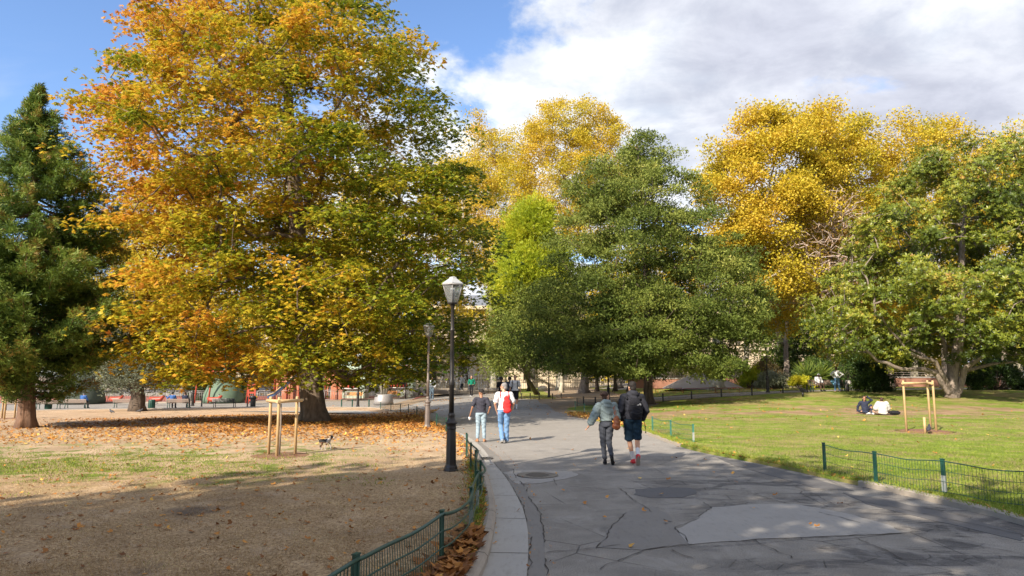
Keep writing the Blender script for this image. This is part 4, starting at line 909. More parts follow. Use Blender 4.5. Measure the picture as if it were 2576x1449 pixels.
# evergreen oaks in the middle
tree('evergreen_oak', 'large dark green evergreen oak with a pointed top in front of the yellow trees', None, (1632, 1020),
     [(955, 1400, 1860), (925, 1330, 1900), (860, 1310, 1940), (760, 1330, 1935), (680, 1360, 1915), (600, 1370, 1880), (520, 1385, 1830), (460, 1420, 1760), (400, 1480, 1715), (350, 1525, 1700), (312, 1560, 1610)],
     (M['bark_dark'], M['leaf_oak']), 'twig', .16, 560, 96000, .30, depth=.85, sig=(.44, .30), shell=.48, seed=5, gapn=.33, spray=(.50, .38, .18, .10), holes=-.56, hf=.6, tintf=lambda P: .42+.012*(P[:, 2]-6)+.10*np.sin(P[:, 0]*1.1+P[:, 2]*.8), trunkpts=[(1630, 900), (1626, 700), (1612, 480), (1600, 345)])
tree('evergreen_oak', 'lower round evergreen tree with leaning dark trunk beside the fountain plaza', 57, (1352, 994),
     [(950, 1235, 1420), (930, 1215, 1450), (870, 1205, 1480), (800, 1225, 1490), (740, 1270, 1480), (690, 1310, 1450)],
     (M['bark_dark'], M['leaf_oak']), 'twig', .17, 220, 30000, .22, depth=.8, sig=(.55, .42), shell=.4, seed=6, tintf=lambda P: .52+.1*np.sin(P[:, 0]*1.3+P[:, 2]), trunkpts=[(1325, 950), (1310, 900), (1330, 760)])
# plane trees behind, yellow
def plane(px, py, rows, label, seed, ncl=300, nl=66000, rt=.42, tp=None, leaf='broad', shell=.45, mat='leaf_plane', tint=.55, size=.165, Y=None, holes=-.38):
    tree('plane_tree', label, Y, (px, py), rows, (M['bark_plane'], M[mat]), leaf, size, ncl, nl, rt, depth=.75, sig=(.62, .42), shell=shell, seed=seed, holes=holes, hf=.42, tintf=lambda P: tint+.08*np.sin(P[:, 0]*.7+seed)+.06*np.sin(P[:, 2]*.9), trunkpts=tp, rtip=.02, group='tall plane trees behind the park', updown=.8, gapn=.27)
plane(1243, 981, [(720, 1190, 1330), (600, 1110, 1380), (480, 1080, 1390), (380, 1120, 1330), (310, 1150, 1240), (270, 1165, 1200)], 'yellow plane tree just right of the big chestnut crown', 11, tp=[(1240, 850), (1225, 600), (1190, 400)])
plane(1408, 983, [(640, 1300, 1560), (520, 1265, 1600), (430, 1250, 1610), (350, 1270, 1600), (300, 1310, 1570), (262, 1360, 1510), (235, 1395, 1450)], 'yellow plane tree with the tallest crown above the dark oak', 12, ncl=340, nl=84000, tp=[(1410, 850), (1420, 600), (1425, 300)])
plane(1805, 982, [(740, 1800, 2080), (640, 1750, 2080), (560, 1740, 2060), (480, 1720, 2110), (400, 1725, 2130), (340, 1785, 2140), (295, 1830, 2130), (255, 1890, 2110)], 'yellow plane tree with pale trunk standing before the concrete cone', 13, ncl=340, nl=84000, tp=[(1806, 850), (1900, 620), (1950, 400)], rt=.55)
plane(1975, 965, [(720, 1960, 2220), (620, 1970, 2280), (540, 1990, 2330), (450, 2010, 2350), (370, 2030, 2350), (320, 2050, 2330), (285, 2100, 2290)], 'yellow plane tree with leaning pale trunk behind the pale shrub', 14, ncl=340, nl=60000, tp=[(1960, 840), (1925, 700), (2120, 420)], Y=62, rt=.5)
plane(2300, 972, [(830, 2200, 2440), (740, 2180, 2470), (640, 2200, 2480), (520, 2180, 2540), (420, 2200, 2560), (350, 2240, 2520), (310, 2270, 2460), (290, 2290, 2330)], 'yellow plane tree rising behind the magnolia', 15, ncl=320, nl=56000, Y=66)
plane(2560, 972, [(830, 2450, 2700), (740, 2430, 2740), (640, 2430, 2760), (500, 2420, 2790), (400, 2450, 2760), (330, 2480, 2700), (298, 2500, 2620)], 'yellow plane tree at the right edge behind the magnolia', 16, ncl=300, nl=46000, Y=66)
plane(642, 985, [(820, 520, 760), (700, 470, 800), (560, 450, 820), (430, 500, 760)], 'plane tree with pale trunk behind the playground slide', 17, ncl=160, nl=10000, Y=72)
plane(330, 985, [(860, 180, 420), (760, 150, 440), (640, 160, 430), (530, 190, 380), (470, 230, 330)], 'yellow plane tree between the conifer and the chestnut', 18, ncl=200, nl=24000, Y=70)
plane(1150, 982, [(860, 1060, 1260), (800, 1040, 1290), (700, 1030, 1320), (580, 1000, 1310), (460, 1040, 1260), (380, 1100, 1230)], 'plane tree by the fountain with a pale straight trunk', 19, ncl=240, nl=26000, Y=73)
plane(1870, 975, [(850, 1830, 2000), (720, 1800, 2080), (640, 1780, 2100), (570, 1800, 2100), (500, 1860, 2060)], 'smaller golden tree filling the gap right of the dark oak', 21, ncl=240, nl=36000, Y=66, rt=.3)
plane(1700, 974, [(780, 1560, 1840), (700, 1540, 1860), (620, 1560, 1820), (560, 1600, 1760)], 'plane tree with thick leaning pale trunk left of the concrete cone', 22, ncl=150, nl=10000, Y=60, rt=.6, tp=[(1692, 900), (1680, 780), (1690, 600)])
tree('lime_green_tree', 'feathery lime green tree between the chestnut and the dark oak', 58, (1330, 985),
     [(790, 1240, 1430), (700, 1235, 1450), (640, 1240, 1440), (580, 1270, 1410), (530, 1290, 1390), (498, 1315, 1350)],
     (M['bark_dark'], M['leaf_lime']), 'needle', .36, 170, 22000, .2, holes=-.2, hf=.8, depth=.9, sig=(.42, .45), shell=.45, seed=23, tintf=lambda P: .5+.1*np.sin(P[:, 2]+P[:, 0]))
plane(470, 985, [(800, 330, 620), (700, 300, 640), (600, 290, 620), (500, 330, 560), (440, 380, 500)], 'yellow plane tree hidden behind the left part of the chestnut crown', 24, ncl=220, nl=26000, Y=64)
plane(860, 985, [(820, 740, 1050), (700, 700, 1080), (560, 720, 1060), (430, 780, 980)], 'golden plane tree hidden behind the right part of the chestnut crown', 25, ncl=220, nl=26000, Y=64)
plane(2140, 972, [(820, 2040, 2280), (720, 2020, 2300), (640, 2030, 2300), (560, 2060, 2260)], 'golden plane tree behind the half bare tree', 26, ncl=180, nl=26000, Y=68, tint=.7)
# magnolia on the right
tree('magnolia_tree', 'broad glossy green magnolia with thick low grey limbs at the right of the lawn', None, (2395, 1003),
     [(925, 2110, 2640), (880, 2000, 2760), (800, 1990, 2800), (720, 2030, 2800), (640, 2120, 2780), (560, 2140, 2760), (480, 2190, 2740), (410, 2260, 2700), (365, 2330, 2640), (335, 2420, 2560)],
     (M['bark_grey'], M['leaf_magn']), 'whorl', .20, 600, 38000, .38, holes=-.24, hf=.8, depth=.8, sig=(.48, .30), shell=.38, seed=31, updown=.1, gapn=.31, rtip=.02,
     tintf=lambda P: .50-.012*(P[:, 0]-24)+.012*(P[:, 2]-6)+.12*np.sin(P[:, 0]*1.0+P[:, 2]), trunkpts=[(2396, 940), (2412, 877), (2416, 780), (2420, 620), (2440, 400)], flare=.25, limbs=[([(2385, 985, -.2), (2354, 938, -.4), (2318, 930, -.8), (2268, 928, -1.2), (2210, 907, -1.5), (2150, 860, -1.8)], .20), ([(2388, 975, -.3), (2354, 908, -.8), (2312, 899, -1.2), (2285, 886, -1.5), (2230, 820, -2)], .17), ([(2410, 985, -.2), (2425, 930, -.5), (2462, 902, -.8), (2530, 850, -1.2), (2600, 780, -1.5)], .2), ([(2425, 935, 0), (2496, 915, .2), (2576, 908, .5), (2660, 880, .5)], .13), ([(2390, 930, .3), (2370, 850, .6), (2330, 720, 1), (2290, 600, 1)], .15)])
# half bare reddish tree
tree('bare_tree', 'half bare tree with pinkish grey twigs and a few orange leaves', 56, (2085, 975),
     [(780, 1985, 2190), (700, 1950, 2230), (620, 1945, 2230), (550, 1985, 2210), (490, 2030, 2170), (455, 2080, 2130)],
     (M['bark_pale'], M['leaf_bronze']), 'twig', .15, 800, 2600, .22, depth=.8, sig=(.4, .4), shell=.5, seed=33, rtip=.02, holes=-.7, wig=.2, trunkpts=[(2085, 850), (2090, 650), (2105, 480)], tintf=lambda P: .7+0*P[:, 0])
# olive with thick double trunk
tree('olive_tree', 'grey green olive tree with a thick gnarled dark trunk', None, (347, 1038),
     [(985, 255, 420), (950, 240, 450), (900, 245, 460), (850, 265, 450), (820, 290, 420)], (M['bark_dark'], M['leaf_olive']), 'twig', .13, 130, 12000, .52, depth=.8, sig=(.35, .3), shell=.4, seed=35, rtip=.01, flare=.15, trunkpts=[(347, 1000), (345, 960), (350, 850)])
# ------------------------------------------------------------------ small materials
M['iron'] = m_simple('cast_iron', (.030, .026, .024), .45, .3, .3, 5, spec=.5)
M['iron2'] = m_simple('weathered_iron', (.16, .13, .115), .5, .2, .3, 5)
M['green'] = m_simple('green_paint', (.012, .060, .042), .42, 0, .5, 9, .1)
M['greenL'] = m_simple('faded_green_paint', (.05, .19, .14), .5, 0, .4, 9)
M['greenW'] = m_simple('worn_green_wire', (.02, .11, .075), .5, 0, .3, 9)
M['scuff'] = m_simple('scuffed_paint', (.32, .34, .32), .6, 0, .4, 20)
M['steel'] = m_simple('grey_steel', (.30, .28, .27), .45, .3, .15, 6)
M['pine'] = m_simple('pine_pole', (.50, .34, .17), .7, 0, .3, 7, .2)
M['slat'] = m_simple('old_slats', (.22, .16, .125), .7, 0, .3, 12)
M['slatO'] = m_simple('orange_slats', (.62, .27, .05), .5, 0, .2, 12)
M['black'] = m_simple('black_paint', (.012, .012, .013), .45, 0, .3, 6)
M['redp'] = m_simple('red_paint', (.36, .05, .025), .45, 0, .1, 6)
M['terra'] = m_simple('terracotta_wood', (.40, .15, .075), .65, 0, .15, 4)
M['rubber'] = m_simple('red_rubber', (.34, .10, .075), .9, 0, .2, 3)
M['conegreen'] = m_simple('green_cone', (.10, .15, .10), .75, 0, .35, 1.5, .3)
M['conedark'] = m_simple('dark_cone', (.045, .06, .045), .75, 0, .5, 1.2, .3)
M['lime'] = None
M['white'] = m_simple('white_plastic', (.75, .76, .76), .4, 0, .05)
M['mint'] = m_simple('pale_green_paint', (.42, .52, .42), .5, 0, .1)
M['dkglass'] = m_simple('dark_glass', (.06, .055, .05), .25, 0, .2)
M['blue'] = m_simple('blue_slide', (.10, .16, .30), .35, 0, .1)
M['cement'] = m_simple('smooth_cement', (.30, .27, .25), .8, 0, .25, .9, .2)
M['brickred'] = m_simple('red_brown_render', (.27, .13, .09), .85, 0, .25, 2)
M['dirtmound'] = m_simple('mulch', (.20, .10, .055), 1, 0, .4, 9, 1)
M['manhole'] = m_simple('manhole_iron', (.20, .18, .16), .55, .5, .3, 40, .6)
def glass_mat(name, col, a=.7, rough=.08):
    t = NT(name); g_ = t.n('BsdfGlossy', {'Color': (.9, .9, .9, 1), 'Roughness': rough}); tr = t.n('BsdfTransparent', {'Color': c4(col)}); df = t.n('BsdfDiffuse', {'Color': (.55, .57, .58, 1)})
    m1 = t.n('MixShader', {0: .22, 1: tr.outputs[0], 2: df.outputs[0]}); fr = t.n('Fresnel', {'IOR': 1.45}); m2 = t.n('MixShader', {0: fr.outputs[0], 1: m1.outputs[0], 2: g_.outputs[0]})
    if a < .5: m1.inputs[0].default_value = .62
    t.t.links.new(m2.outputs[0], t.out.inputs[0]); return t.mat
M['glass'] = glass_mat('lantern_glass', (.88, .9, .9)); M['roofglass'] = glass_mat('lantern_roof', (.7, .74, .78), .3, .2)

# ------------------------------------------------------------------ street lamps
def make_lamp(iron):
    root = empty('street_lamp', (0, 0, 0)); m = MB(); ph = math.pi/8
    m.lathe([(.155, 0), (.155, .035), (.14, .05), (.135, .09), (.115, .13), (.112, .16)], 8, phase=ph, smooth=False)
    m.lathe([(.108, .16), (.104, .5), (.096, .86)], 8, phase=ph, smooth=False)
    m.build('plinth', iron, root)
    m = MB(); m.lathe([(.10, .86), (.108, .875), (.10, .89), (.098, .95), (.115, .965), (.128, .985), (.128, 1.0), (.10, 1.02), (.075, 1.06), (.066, 1.09), (.072, 1.13), (.078, 1.15), (.07, 1.17), (.055, 1.2)], 16)
    m.build('collar', iron, root)
    m = MB(); m.lathe([(.055, 1.2), (.052, 1.74), (.062, 1.76), (.066, 1.79), (.060, 1.82), (.062, 1.85), (.046, 1.88), (.042, 2.9), (.052, 2.915), (.054, 2.94), (.044, 2.955), (.040, 2.97), (.036, 3.42), (.05, 3.44), (.055, 3.47), (.09, 3.49)], 14)
    m.build('pole', iron, root)
    lan = empty('lantern', (0, 0, 3.49)); lan.parent = root
    m = MB(); n = 6; a, b = .115, .235; z0, z1 = .02, .40
    def hexr(r, z): return [Vector((r*math.cos(2*math.pi*k/n+.26), r*math.sin(2*math.pi*k/n+.26), z)) for k in range(n)]
    m.lathe([(.12, 0), (.125, .02), (.115, .03)], n, phase=.26, smooth=False)
    m.build('base_ring', iron, lan)
    m = MB(); m.add(hexr(a, z0)+hexr(b, z1), [(k, (k+1) % n, n+(k+1) % n, n+k) for k in range(n)]); m.build('glass_pane', M['glass'], lan)
    m = MB(); m.add(hexr(b+.015, z1)+hexr(b+.02, z1+.03)+hexr(.09, .545)+hexr(.085, .57)+hexr(.03, .59), [(i*n+k, i*n+(k+1) % n, (i+1)*n+(k+1) % n, (i+1)*n+k) for i in range(4) for k in range(n)]+[tuple(4*n+k for k in range(n))]); m.build('roof', M['roofglass'], lan)
    m = MB()
    for k in range(n):
        p, q = hexr(a, z0)[k], hexr(b, z1)[k]; m.tube([p, q], .006, 5); m.tube([hexr(b+.012, z1)[k], hexr(b+.012, z1)[(k+1) % n]], .01, 5)
    m.build('frame', M['steel'], lan)
    m = MB(); m.lathe([(.05, .03), (.05, .22)], 12); m.build('lamp_holder', M['steel'], lan)
    m = MB(); m.lathe([(.06, .22), (.062, .30), (.05, .34)], 12); m.build('bulb', M['white'], lan)
    return root
lampA = make_lamp(M['iron'])
lampB = make_lamp(M['iron2'])
LG = 'street lamps along the path'
specs = [(lampA, 1134, 1197, 1.0, 'nearest dark street lamp standing in the dry lawn beside the kerb fence'),
 (lampB, 1075, 1083, .97, 'grey brown street lamp behind the nearest one, by the start of the curved green fence'),
 (None, 900, 1026, 1.0, 'dark street lamp right of the chestnut trunk with its lantern hidden in leaves'),
 (None, 484, 1024, 1.0, 'dark street lamp between the bench and the black bollard on the left'),
 (None, 1531, 1017, 1.0, 'dark street lamp post in front of the big evergreen oak'),
 (None, 1381, 1002, .95, 'dark street lamp at the edge of the grass island behind the white shirt walker'),
 (None, 1273, 1000, .95, 'street lamp behind the man with the red backpack'),
 (None, 1932, 991, 1.0, 'dark street lamp beside the pale variegated shrub on the right')]
first = {}
for o, px, py, s, lb in specs:
    if o is None: o = copy_tree(lampA)
    o.location = at(px, py)+Vector((0, 0, .09)); o.scale = (s, s, s); tag(o, lb, 'street lamp', LG); o.rotation_euler.z = random.uniform(0, 1)

# ------------------------------------------------------------------ wire fences
def fence(pts, label, h=.53, spacing=.052, w=.0065, green=None, postw=.065, scuffed=(), dmg=None, sag=.02, curl=0, thick=.0045, zb=.1):
    green = green or M['green']; P = [Vector((p[0], p[1], gz(p[0], p[1])+zb)) for p in pts]; root = empty('wire_fence', P[0], 0, label, 'fence', 'low green wire fences edging the lawns')
    o = P[0]
    for i, p in enumerate(P):
        t = (P[min(i+1, len(P)-1)]-P[max(i-1, 0)]); a = math.atan2(t.y, t.x); m = MB()
        m.box(p-o+Vector((0, 0, h/2+.005)), (postw, .035, h+.05), a); m.box(p-o+Vector((0, 0, h+.035)), (postw+.01, .045, .012), a)
        q = m.build('post', green, root)
        if i in scuffed:
            m = MB(); m.box(p-o+Vector((0, 0, h*.3))-Vector((t.y, -t.x, 0)).normalized()*0, (postw+.004, .040, h*.5), a); m.build('worn_patch', M['scuff'], q)
    for i in range(len(P)-1):
        a, b = P[i], P[i+1]; L = (b-a).length; n = max(2, int(L/spacing)); m = MB(); d = (b-a).normalized(); nn = Vector((d.y, -d.x, 0)); ph = random.uniform(0, 6)
        def pt(k, z):
            t = k/n; off = curl*math.sin(math.pi*t)*(1 if i % 2 else -.6)
            zz = z-sag*math.sin(math.pi*t)*(.6+z/h)+.008*math.sin(9*t+ph)
            q = a.lerp(b, t)+nn*(.022+off*(z/h))+Vector((0, 0, zz))-o
            if dmg and dmg[0] == i:
                e = math.exp(-((t-dmg[1])/.09)**2); q = q+nn*.12*e*math.sin(z*12)+d*(.10*e*(dmg[1]-t)/.09)
            return q
        for k in range(n+1):
            m.add([pt(k, 0)-d*w/2, pt(k, 0)+d*w/2, pt(k, h*.5)+d*w/2, pt(k, h*.5)-d*w/2, pt(k, h)+d*w/2, pt(k, h)-d*w/2], [(0, 1, 2, 3), (3, 2, 4, 5)])
        for z, tk in ((h, thick*2.0), (h*.68, thick), (h*.36, thick), (.02, thick*1.3)):
            m.tube([pt(k, z) for k in range(0, n+1, max(1, n//10))]+[pt(n, z)], tk, 4, cap=False)
        m.build('wire_panel', M['greenW'] if green is M['greenL'] else green, root)
    return root
xy = lambda px, py: tuple(at(px, py)[:2])
fence([(-2.6, 3.0), (-1.95, 4.1), (-1.25, 5.7), xy(1110, 1449), xy(1184, 1362), xy(1201, 1300), (at(1208, 1262).x, at(1208, 1262).y), xy(1196, 1224), xy(1184, 1196), xy(1173, 1160)],
      'long low green wire fence curving along the near kerb', scuffed=(4, 5), sag=.03, curl=.07, w=.016, thick=.010)
fence([xy(1122, 1094), xy(1098, 1079), xy(1074, 1064), xy(1048, 1053), xy(1027, 1045), xy(1007, 1042), xy(983, 1038), xy(957, 1033)], 'bent low green wire fence under the chestnut at the far left of the path', .45, .035, .006, M['greenL'] if 0 else M['green'], curl=.1)
fence([xy(2076, 1196), xy(2205, 1228), xy(2378, 1256), (7.95, 10.4), (8.5, 9.1), (9.1, 7.8)], 'low green wire fence with a torn panel at the right foreground kerb', scuffed=(2,), dmg=(2, .42))
fence([xy(1642, 1091), xy(1688, 1103), xy(1745, 1118)], 'short light green wire fence of two panels on the green lawn', .46, .045, .004, M['greenL'], scuffed=(2,))
fence([xy(1447, 1034), xy(1470, 1043), xy(1496, 1049), xy(1528, 1057), xy(1561, 1066)], 'light green wire fence behind the woman in the grey hoodie', .42, .04, .005, M['greenL'], scuffed=(1,))
fence([xy(1452, 1026), xy(1468, 1021), xy(1498, 1023), xy(1580, 1019), xy(1668, 1013), xy(1740, 1007), xy(1815, 1002), xy(1892, 998), xy(1970, 992), xy(2031, 990), xy(2135, 988)], 'dark wire fence along the back edge of the green lawn', .48, .09, .006, M['black'], postw=.09)

# ------------------------------------------------------------------ tree guards of round poles
def guard(posts, rails, h, label, stub=None, sapling=None):
    P = [at(*p)+Vector((0, 0, .09)) for p in posts]; root = empty('tree_guard', P[0], 0, label, 'tree guard', 'wooden tree guards on the lawns')
    for p in P:
        m = MB(); m.lathe([(.038, -.1), (.038, h), (.034, h+.02)], 10, p-P[0]); m.build('post', M['pine'], root)
    for i, j in rails:
        a, b = P[i]-P[0], P[j]-P[0]; d = (b-a).normalized(); n = Vector((d.y, -d.x, 0))*.045; m = MB(); m.tube([a-d*.12+n+Vector((0, 0, h-.08)), b+d*.12+n+Vector((0, 0, h-.08))], .042, 8); m.build('rail', M['pine'], root)
    if stub:
        s = at(*stub)+Vector((0, 0, .09)); m = MB(); m.lathe([(.042, -.05), (.04, .52)], 10, s-P[0]); m.build('stub', M['pine'], root)
    if sapling:
        s = at(*sapling)+Vector((0, 0, .09)); r2 = empty('sapling', s, 0, 'thin bare sapling stem tied inside the wooden guard', 'sapling'); m = MB(); m.tube([(0, 0, 0), (.01, 0, .7), (-.01, .01, 1.42)], [.022, .018, .012], 6); m.build('stem', M['bark_grey'], r2)
    m = MB(); c = sum(P, Vector())/len(P)-Vector((0, 0, .02)); m.lathe([(.95, 0), (.7, .03), (.4, .045), (.1, .05)], 18, c); 
    me = m.build('mulch_mound', M['dirtmound']); tag(me, kind='structure')
    return root
guard([(675, 1155), (696, 1160), (742, 1153)], [(0, 1), (1, 2)], 1.42, 'three pole wooden tree guard on the dry lawn before the chestnut', sapling=(702, 1157))
guard([(2281, 1091), (2342, 1087), (2356, 1092)], [(0, 1), (1, 2)], 1.75, 'wooden tree guard with a short stub on the green lawn', stub=(2328, 1095))
guard([(4, 1058), (10, 1060), (36, 1057)], [(0, 1), (1, 2)], 1.2, 'wooden tree guard left of the conifer trunk')

# ------------------------------------------------------------------ benches, bins, bollards
def make_bench(L, slat, iron, name='park_bench'):
    root = empty(name, (0, 0, 0))
    for x in (-L/2+.12, L/2-.12):
        m = MB(); m.tube([(x, -.02, 0), (x, .03, .2), (x, .02, .42)], .03, 6); m.tube([(x, .42, 0), (x, .38, .22), (x, .40, .42)], .03, 6)
        m.box((x, .2, .41), (.05, .44, .04)); m.tube([(x, .0, .42), (x, -.07, .62), (x, -.11, .80)], .026, 6); m.tube([(x, -.02, .62), (x, .25, .63), (x, .40, .60), (x, .40, .42)], .018, 6); m.build('leg_frame', iron, root)
    m = MB()
    for k in range(5): m.box((0, .04+k*.085, .45), (L, .07, .03))
    m.build('seat', slat, root)
    m = MB()
    for k in range(4): m.box((0, -.045-.028*k, .53+k*.078), (L, .028, .062), rot=Matrix.Rotation(-.3, 3, 'X'))
    m.build('backrest', slat, root)
    return root
bA = make_bench(2.0, M['slat'], M['green']); bO = make_bench(1.9, M['slatO'], M['iron']); bB = make_bench(2.0, M['black'], M['black'])
BG = 'benches along the far path'
def place(o, px, py, rz, lb, cat, grp=None, used=set(), s=1, dz=0):
    if o.name in used: o = copy_tree(o)
    else: used.add(o.name)
    o.location = at(px, py)+Vector((0, 0, dz)); o.rotation_euler = (0, 0, rz); o.scale = (s, s, s); tag(o, lb, cat, grp); return o
for px, py, lb in ((33, 1034, 'slatted bench with green legs leftmost behind the conifer'), (117, 1032, 'slatted bench just right of the conifer trunk'), (188, 1030, 'slatted bench in front of the grey haired seated person'), (312, 1029, 'slatted bench beside the olive trunk'), (446, 1029, 'slatted bench with two people in blue behind it')):
    place(bA, px, py-2, 0, lb, 'bench', BG, s=.86, dz=.02)
place(bB, 562, 1025, 0, 'all black slatted bench beside the black bin', 'bench', BG, s=.88)
place(bO, 888, 1008, math.pi, 'orange slatted bench inside the playground fence near the kiosk', 'bench', 'orange benches in the playground', s=.95, dz=.06)
place(bO, 984, 1003, math.pi, 'orange slatted bench inside the playground at its right end', 'bench', 'orange benches in the playground', s=.95, dz=.06)
bR = place(bA, 2079, 986, math.pi, 'long slatted green bench at the back of the green lawn with a person seated', 'bench', s=1.0); bR.scale = (1.3, 1.05, 1.1)
m = MB(); m.lathe([(.19, 0), (.20, .02), (.21, .55), (.21, .6), (.27, .62), (.28, .80), (.22, .86)], 14); b = m.build('trash_bin', M['black']); b.location = at(636, 1023); tag(b, 'black litter bin with a wide rim next to the black bench', 'bin')
def bin_(px, py, lb, mat, h=.65, r=.22):
    m = MB(); m.lathe([(r*.9, 0), (r, .04), (r, h), (r*.8, h+.03)], 12)
    for k in range(12): a = k*math.pi/6; m.box((r*math.cos(a)*1.02, r*math.sin(a)*1.02, h*.5), (.03, .03, h*.9), a)
    b = m.build('trash_bin', mat); b.location = at(px, py); tag(b, lb, 'bin', 'litter bins')
bin_(121, 1029, 'green cylindrical litter bin behind the conifer trunk', M['green']); bin_(381, 1028, 'dark green litter bin right of the olive trunk', M['green']); bin_(2136, 985, 'grey litter bin right of the bench at the back of the green lawn', M['steel'], .8)
def bollard(px, py, lb, mat, h=.8):
    m = MB(); m.lathe([(.075, 0), (.055, .05), (.05, h-.1), (.065, h-.07), (.065, h-.04), (.05, h)], 10); b = m.build('bollard', mat); b.location = at(px, py); tag(b, lb, 'bollard', 'bollards by the far path')
for a in ((507, 1023, 'black bollard left of the black bench', M['black']), (622, 1023, 'black bollard right of the black bench', M['black']), (859, 1024, 'green bollard nearest the chestnut trunk', M['green'], .62), (886, 1025, 'green bollard just left of the lamp post', M['green'], .62), (928, 1026, 'green bollard right of the lamp post', M['green'], .62)): bollard(*a)
for i, (px, py) in enumerate(((1290, 1003), (1312, 1004), (1334, 1004), (1356, 1005), (1390, 1005), (1412, 1004))):
    m = MB(); m.lathe([(.05, 0), (.04, .05), (.035, .38), (.06, .42), (.05, .48), (.01, .5)], 8); b = m.build('edge_post', M['iron']); b.location = at(px, py)
    tag(b, '%s small dark edging post from the fountain side on the grass island' % ['first', 'second', 'third', 'fourth', 'fifth', 'sixth'][i], 'edge post', 'short posts rimming the grass island')
# drain and manhole
m = MB(); m.box((0, 0, .0), (.55, .42, .03)); dr = m.build('drain_frame', M['manhole']); dr.name = 'drain_grate'
dr.location = at(1207, 1156)+Vector((0, 0, .022)); dr.rotation_euler.z = -.35; tag(dr, 'iron drain grate in the gutter beside the near fence', 'drain')
m = MB()
for k in range(6): m.box((-.2+k*.08, 0, .018), (.035, .34, .012))
m.build('slot', M['black'], dr)
m = MB(); m.lathe([(.43, 0), (.43, .014), (.36, .014), (.35, .008), (.05, .008)], 28)
for k in range(8):
    m.box((0, -.28+k*.08, .012), (.5*math.cos((k-3.5)*.32), .025, .01))
mh = m.build('manhole_cover', M['manhole']); mh.location = at(1352, 1197)+Vector((0, 0, .010)); tag(mh, 'round patterned manhole cover in the asphalt path', 'manhole')

# ------------------------------------------------------------------ playground
pg = [(90, 1014), (420, 1014), (700, 1012), (870, 1009), (1000, 1004), (1052, 999), (1062, 993)]
PGw = [at(*p) for p in pg]; pgfloor = [Vector(p[:2]) for p in PGw]+[Vector((-9.8, 68)), Vector((-9.8, 80)), Vector((-62, 80)), Vector((-62, PGw[0].y))]
rf = poly('playground_floor', pgfloor, M['rubber'], .05, 1.5)
m = MB()
for a, b in zip(pgfloor[:6], pgfloor[1:7]):
    d = b-a; mid = (a+b)/2; nn = Vector((d.y, -d.x)).normalized()*.12; m.box((mid.x+nn.x, mid.y+nn.y, gz(mid.x, mid.y)+.05), (d.length+.04, .2, .14), math.atan2(d.y, d.x))
tag(m.build('kerb', M['stone']), kind='structure')
fr = empty('metal_fence', PGw[0], 0, 'grey metal railing of upright bars round the playground', 'fence'); o = PGw[0]
cnt = 0
for a, b in zip(PGw, PGw[1:]):
    L = (b-a).length; n = max(1, round(L/1.9))
    for i in range(n):
        p, q = a.lerp(b, i/n)-o, a.lerp(b, (i+1)/n)-o; p.z += .05; q.z += .05; m = MB(); H = 1.0
        for e in (p.lerp(q, .03), p.lerp(q, .97)): m.tube([e, e+Vector((0, 0, H))], .03, 5)
        m.tube([p.lerp(q, .03)+Vector((0, 0, H)), p.lerp(q, .97)+Vector((0, 0, H))], .026, 5); m.tube([p.lerp(q, .03)+Vector((0, 0, .12)), p.lerp(q, .97)+Vector((0, 0, .12))], .02, 5)
        m.tube([p.lerp(q, .12)+Vector((0, 0, H-.13)), p.lerp(q, .88)+Vector((0, 0, H-.13))], .018, 5)
        m.tube([p.lerp(q, .03)+Vector((0, 0, H)), p.lerp(q, .12)+Vector((0, 0, H-.13))], .014, 4); m.tube([p.lerp(q, .97)+Vector((0, 0, H)), p.lerp(q, .88)+Vector((0, 0, H-.13))], .014, 4)
        for k in range(11): e = p.lerp(q, .12+.76*k/10); m.tube([e+Vector((0, 0, .12)), e+Vector((0, 0, H-.13))], .018, 4)
        m.build('fence_panel', M['steel'], fr); cnt += 1
def cone(px, Y, rows_w, h, lb, mat):
    b = Vector((up(px, 1000, Y).x, Y, gz(up(px, 1000, Y).x, Y)+.05)); m = MB(); w = rows_w
    m.lathe([(w, 0), (w*.99, h*.12), (w*.93, h*.28), (w*.80, h*.46), (w*.60, h*.66), (w*.36, h*.84), (w*.14, h*.96), (.02, h)], 24); r = empty('play_dome', b, 0, lb, 'play dome', 'cone shaped play domes'); m.build('shell', mat, r)
    m = MB(); m.tube([(-.35*w, -w*.86, 0), (-.3*w, -w*.85, .7), (0, -w*.80, 1.0), (.3*w, -w*.85, .7), (.35*w, -w*.86, 0)], .05, 6); m.build('opening_frame', M['steel'], r)
cone(208, 60, 1.75, 3.3, 'dark green cone shaped play dome behind the conifer', M['conedark'])
cone(562, 62, 1.75, 3.0, 'pale green cone shaped play dome left of the slide', M['conegreen'])
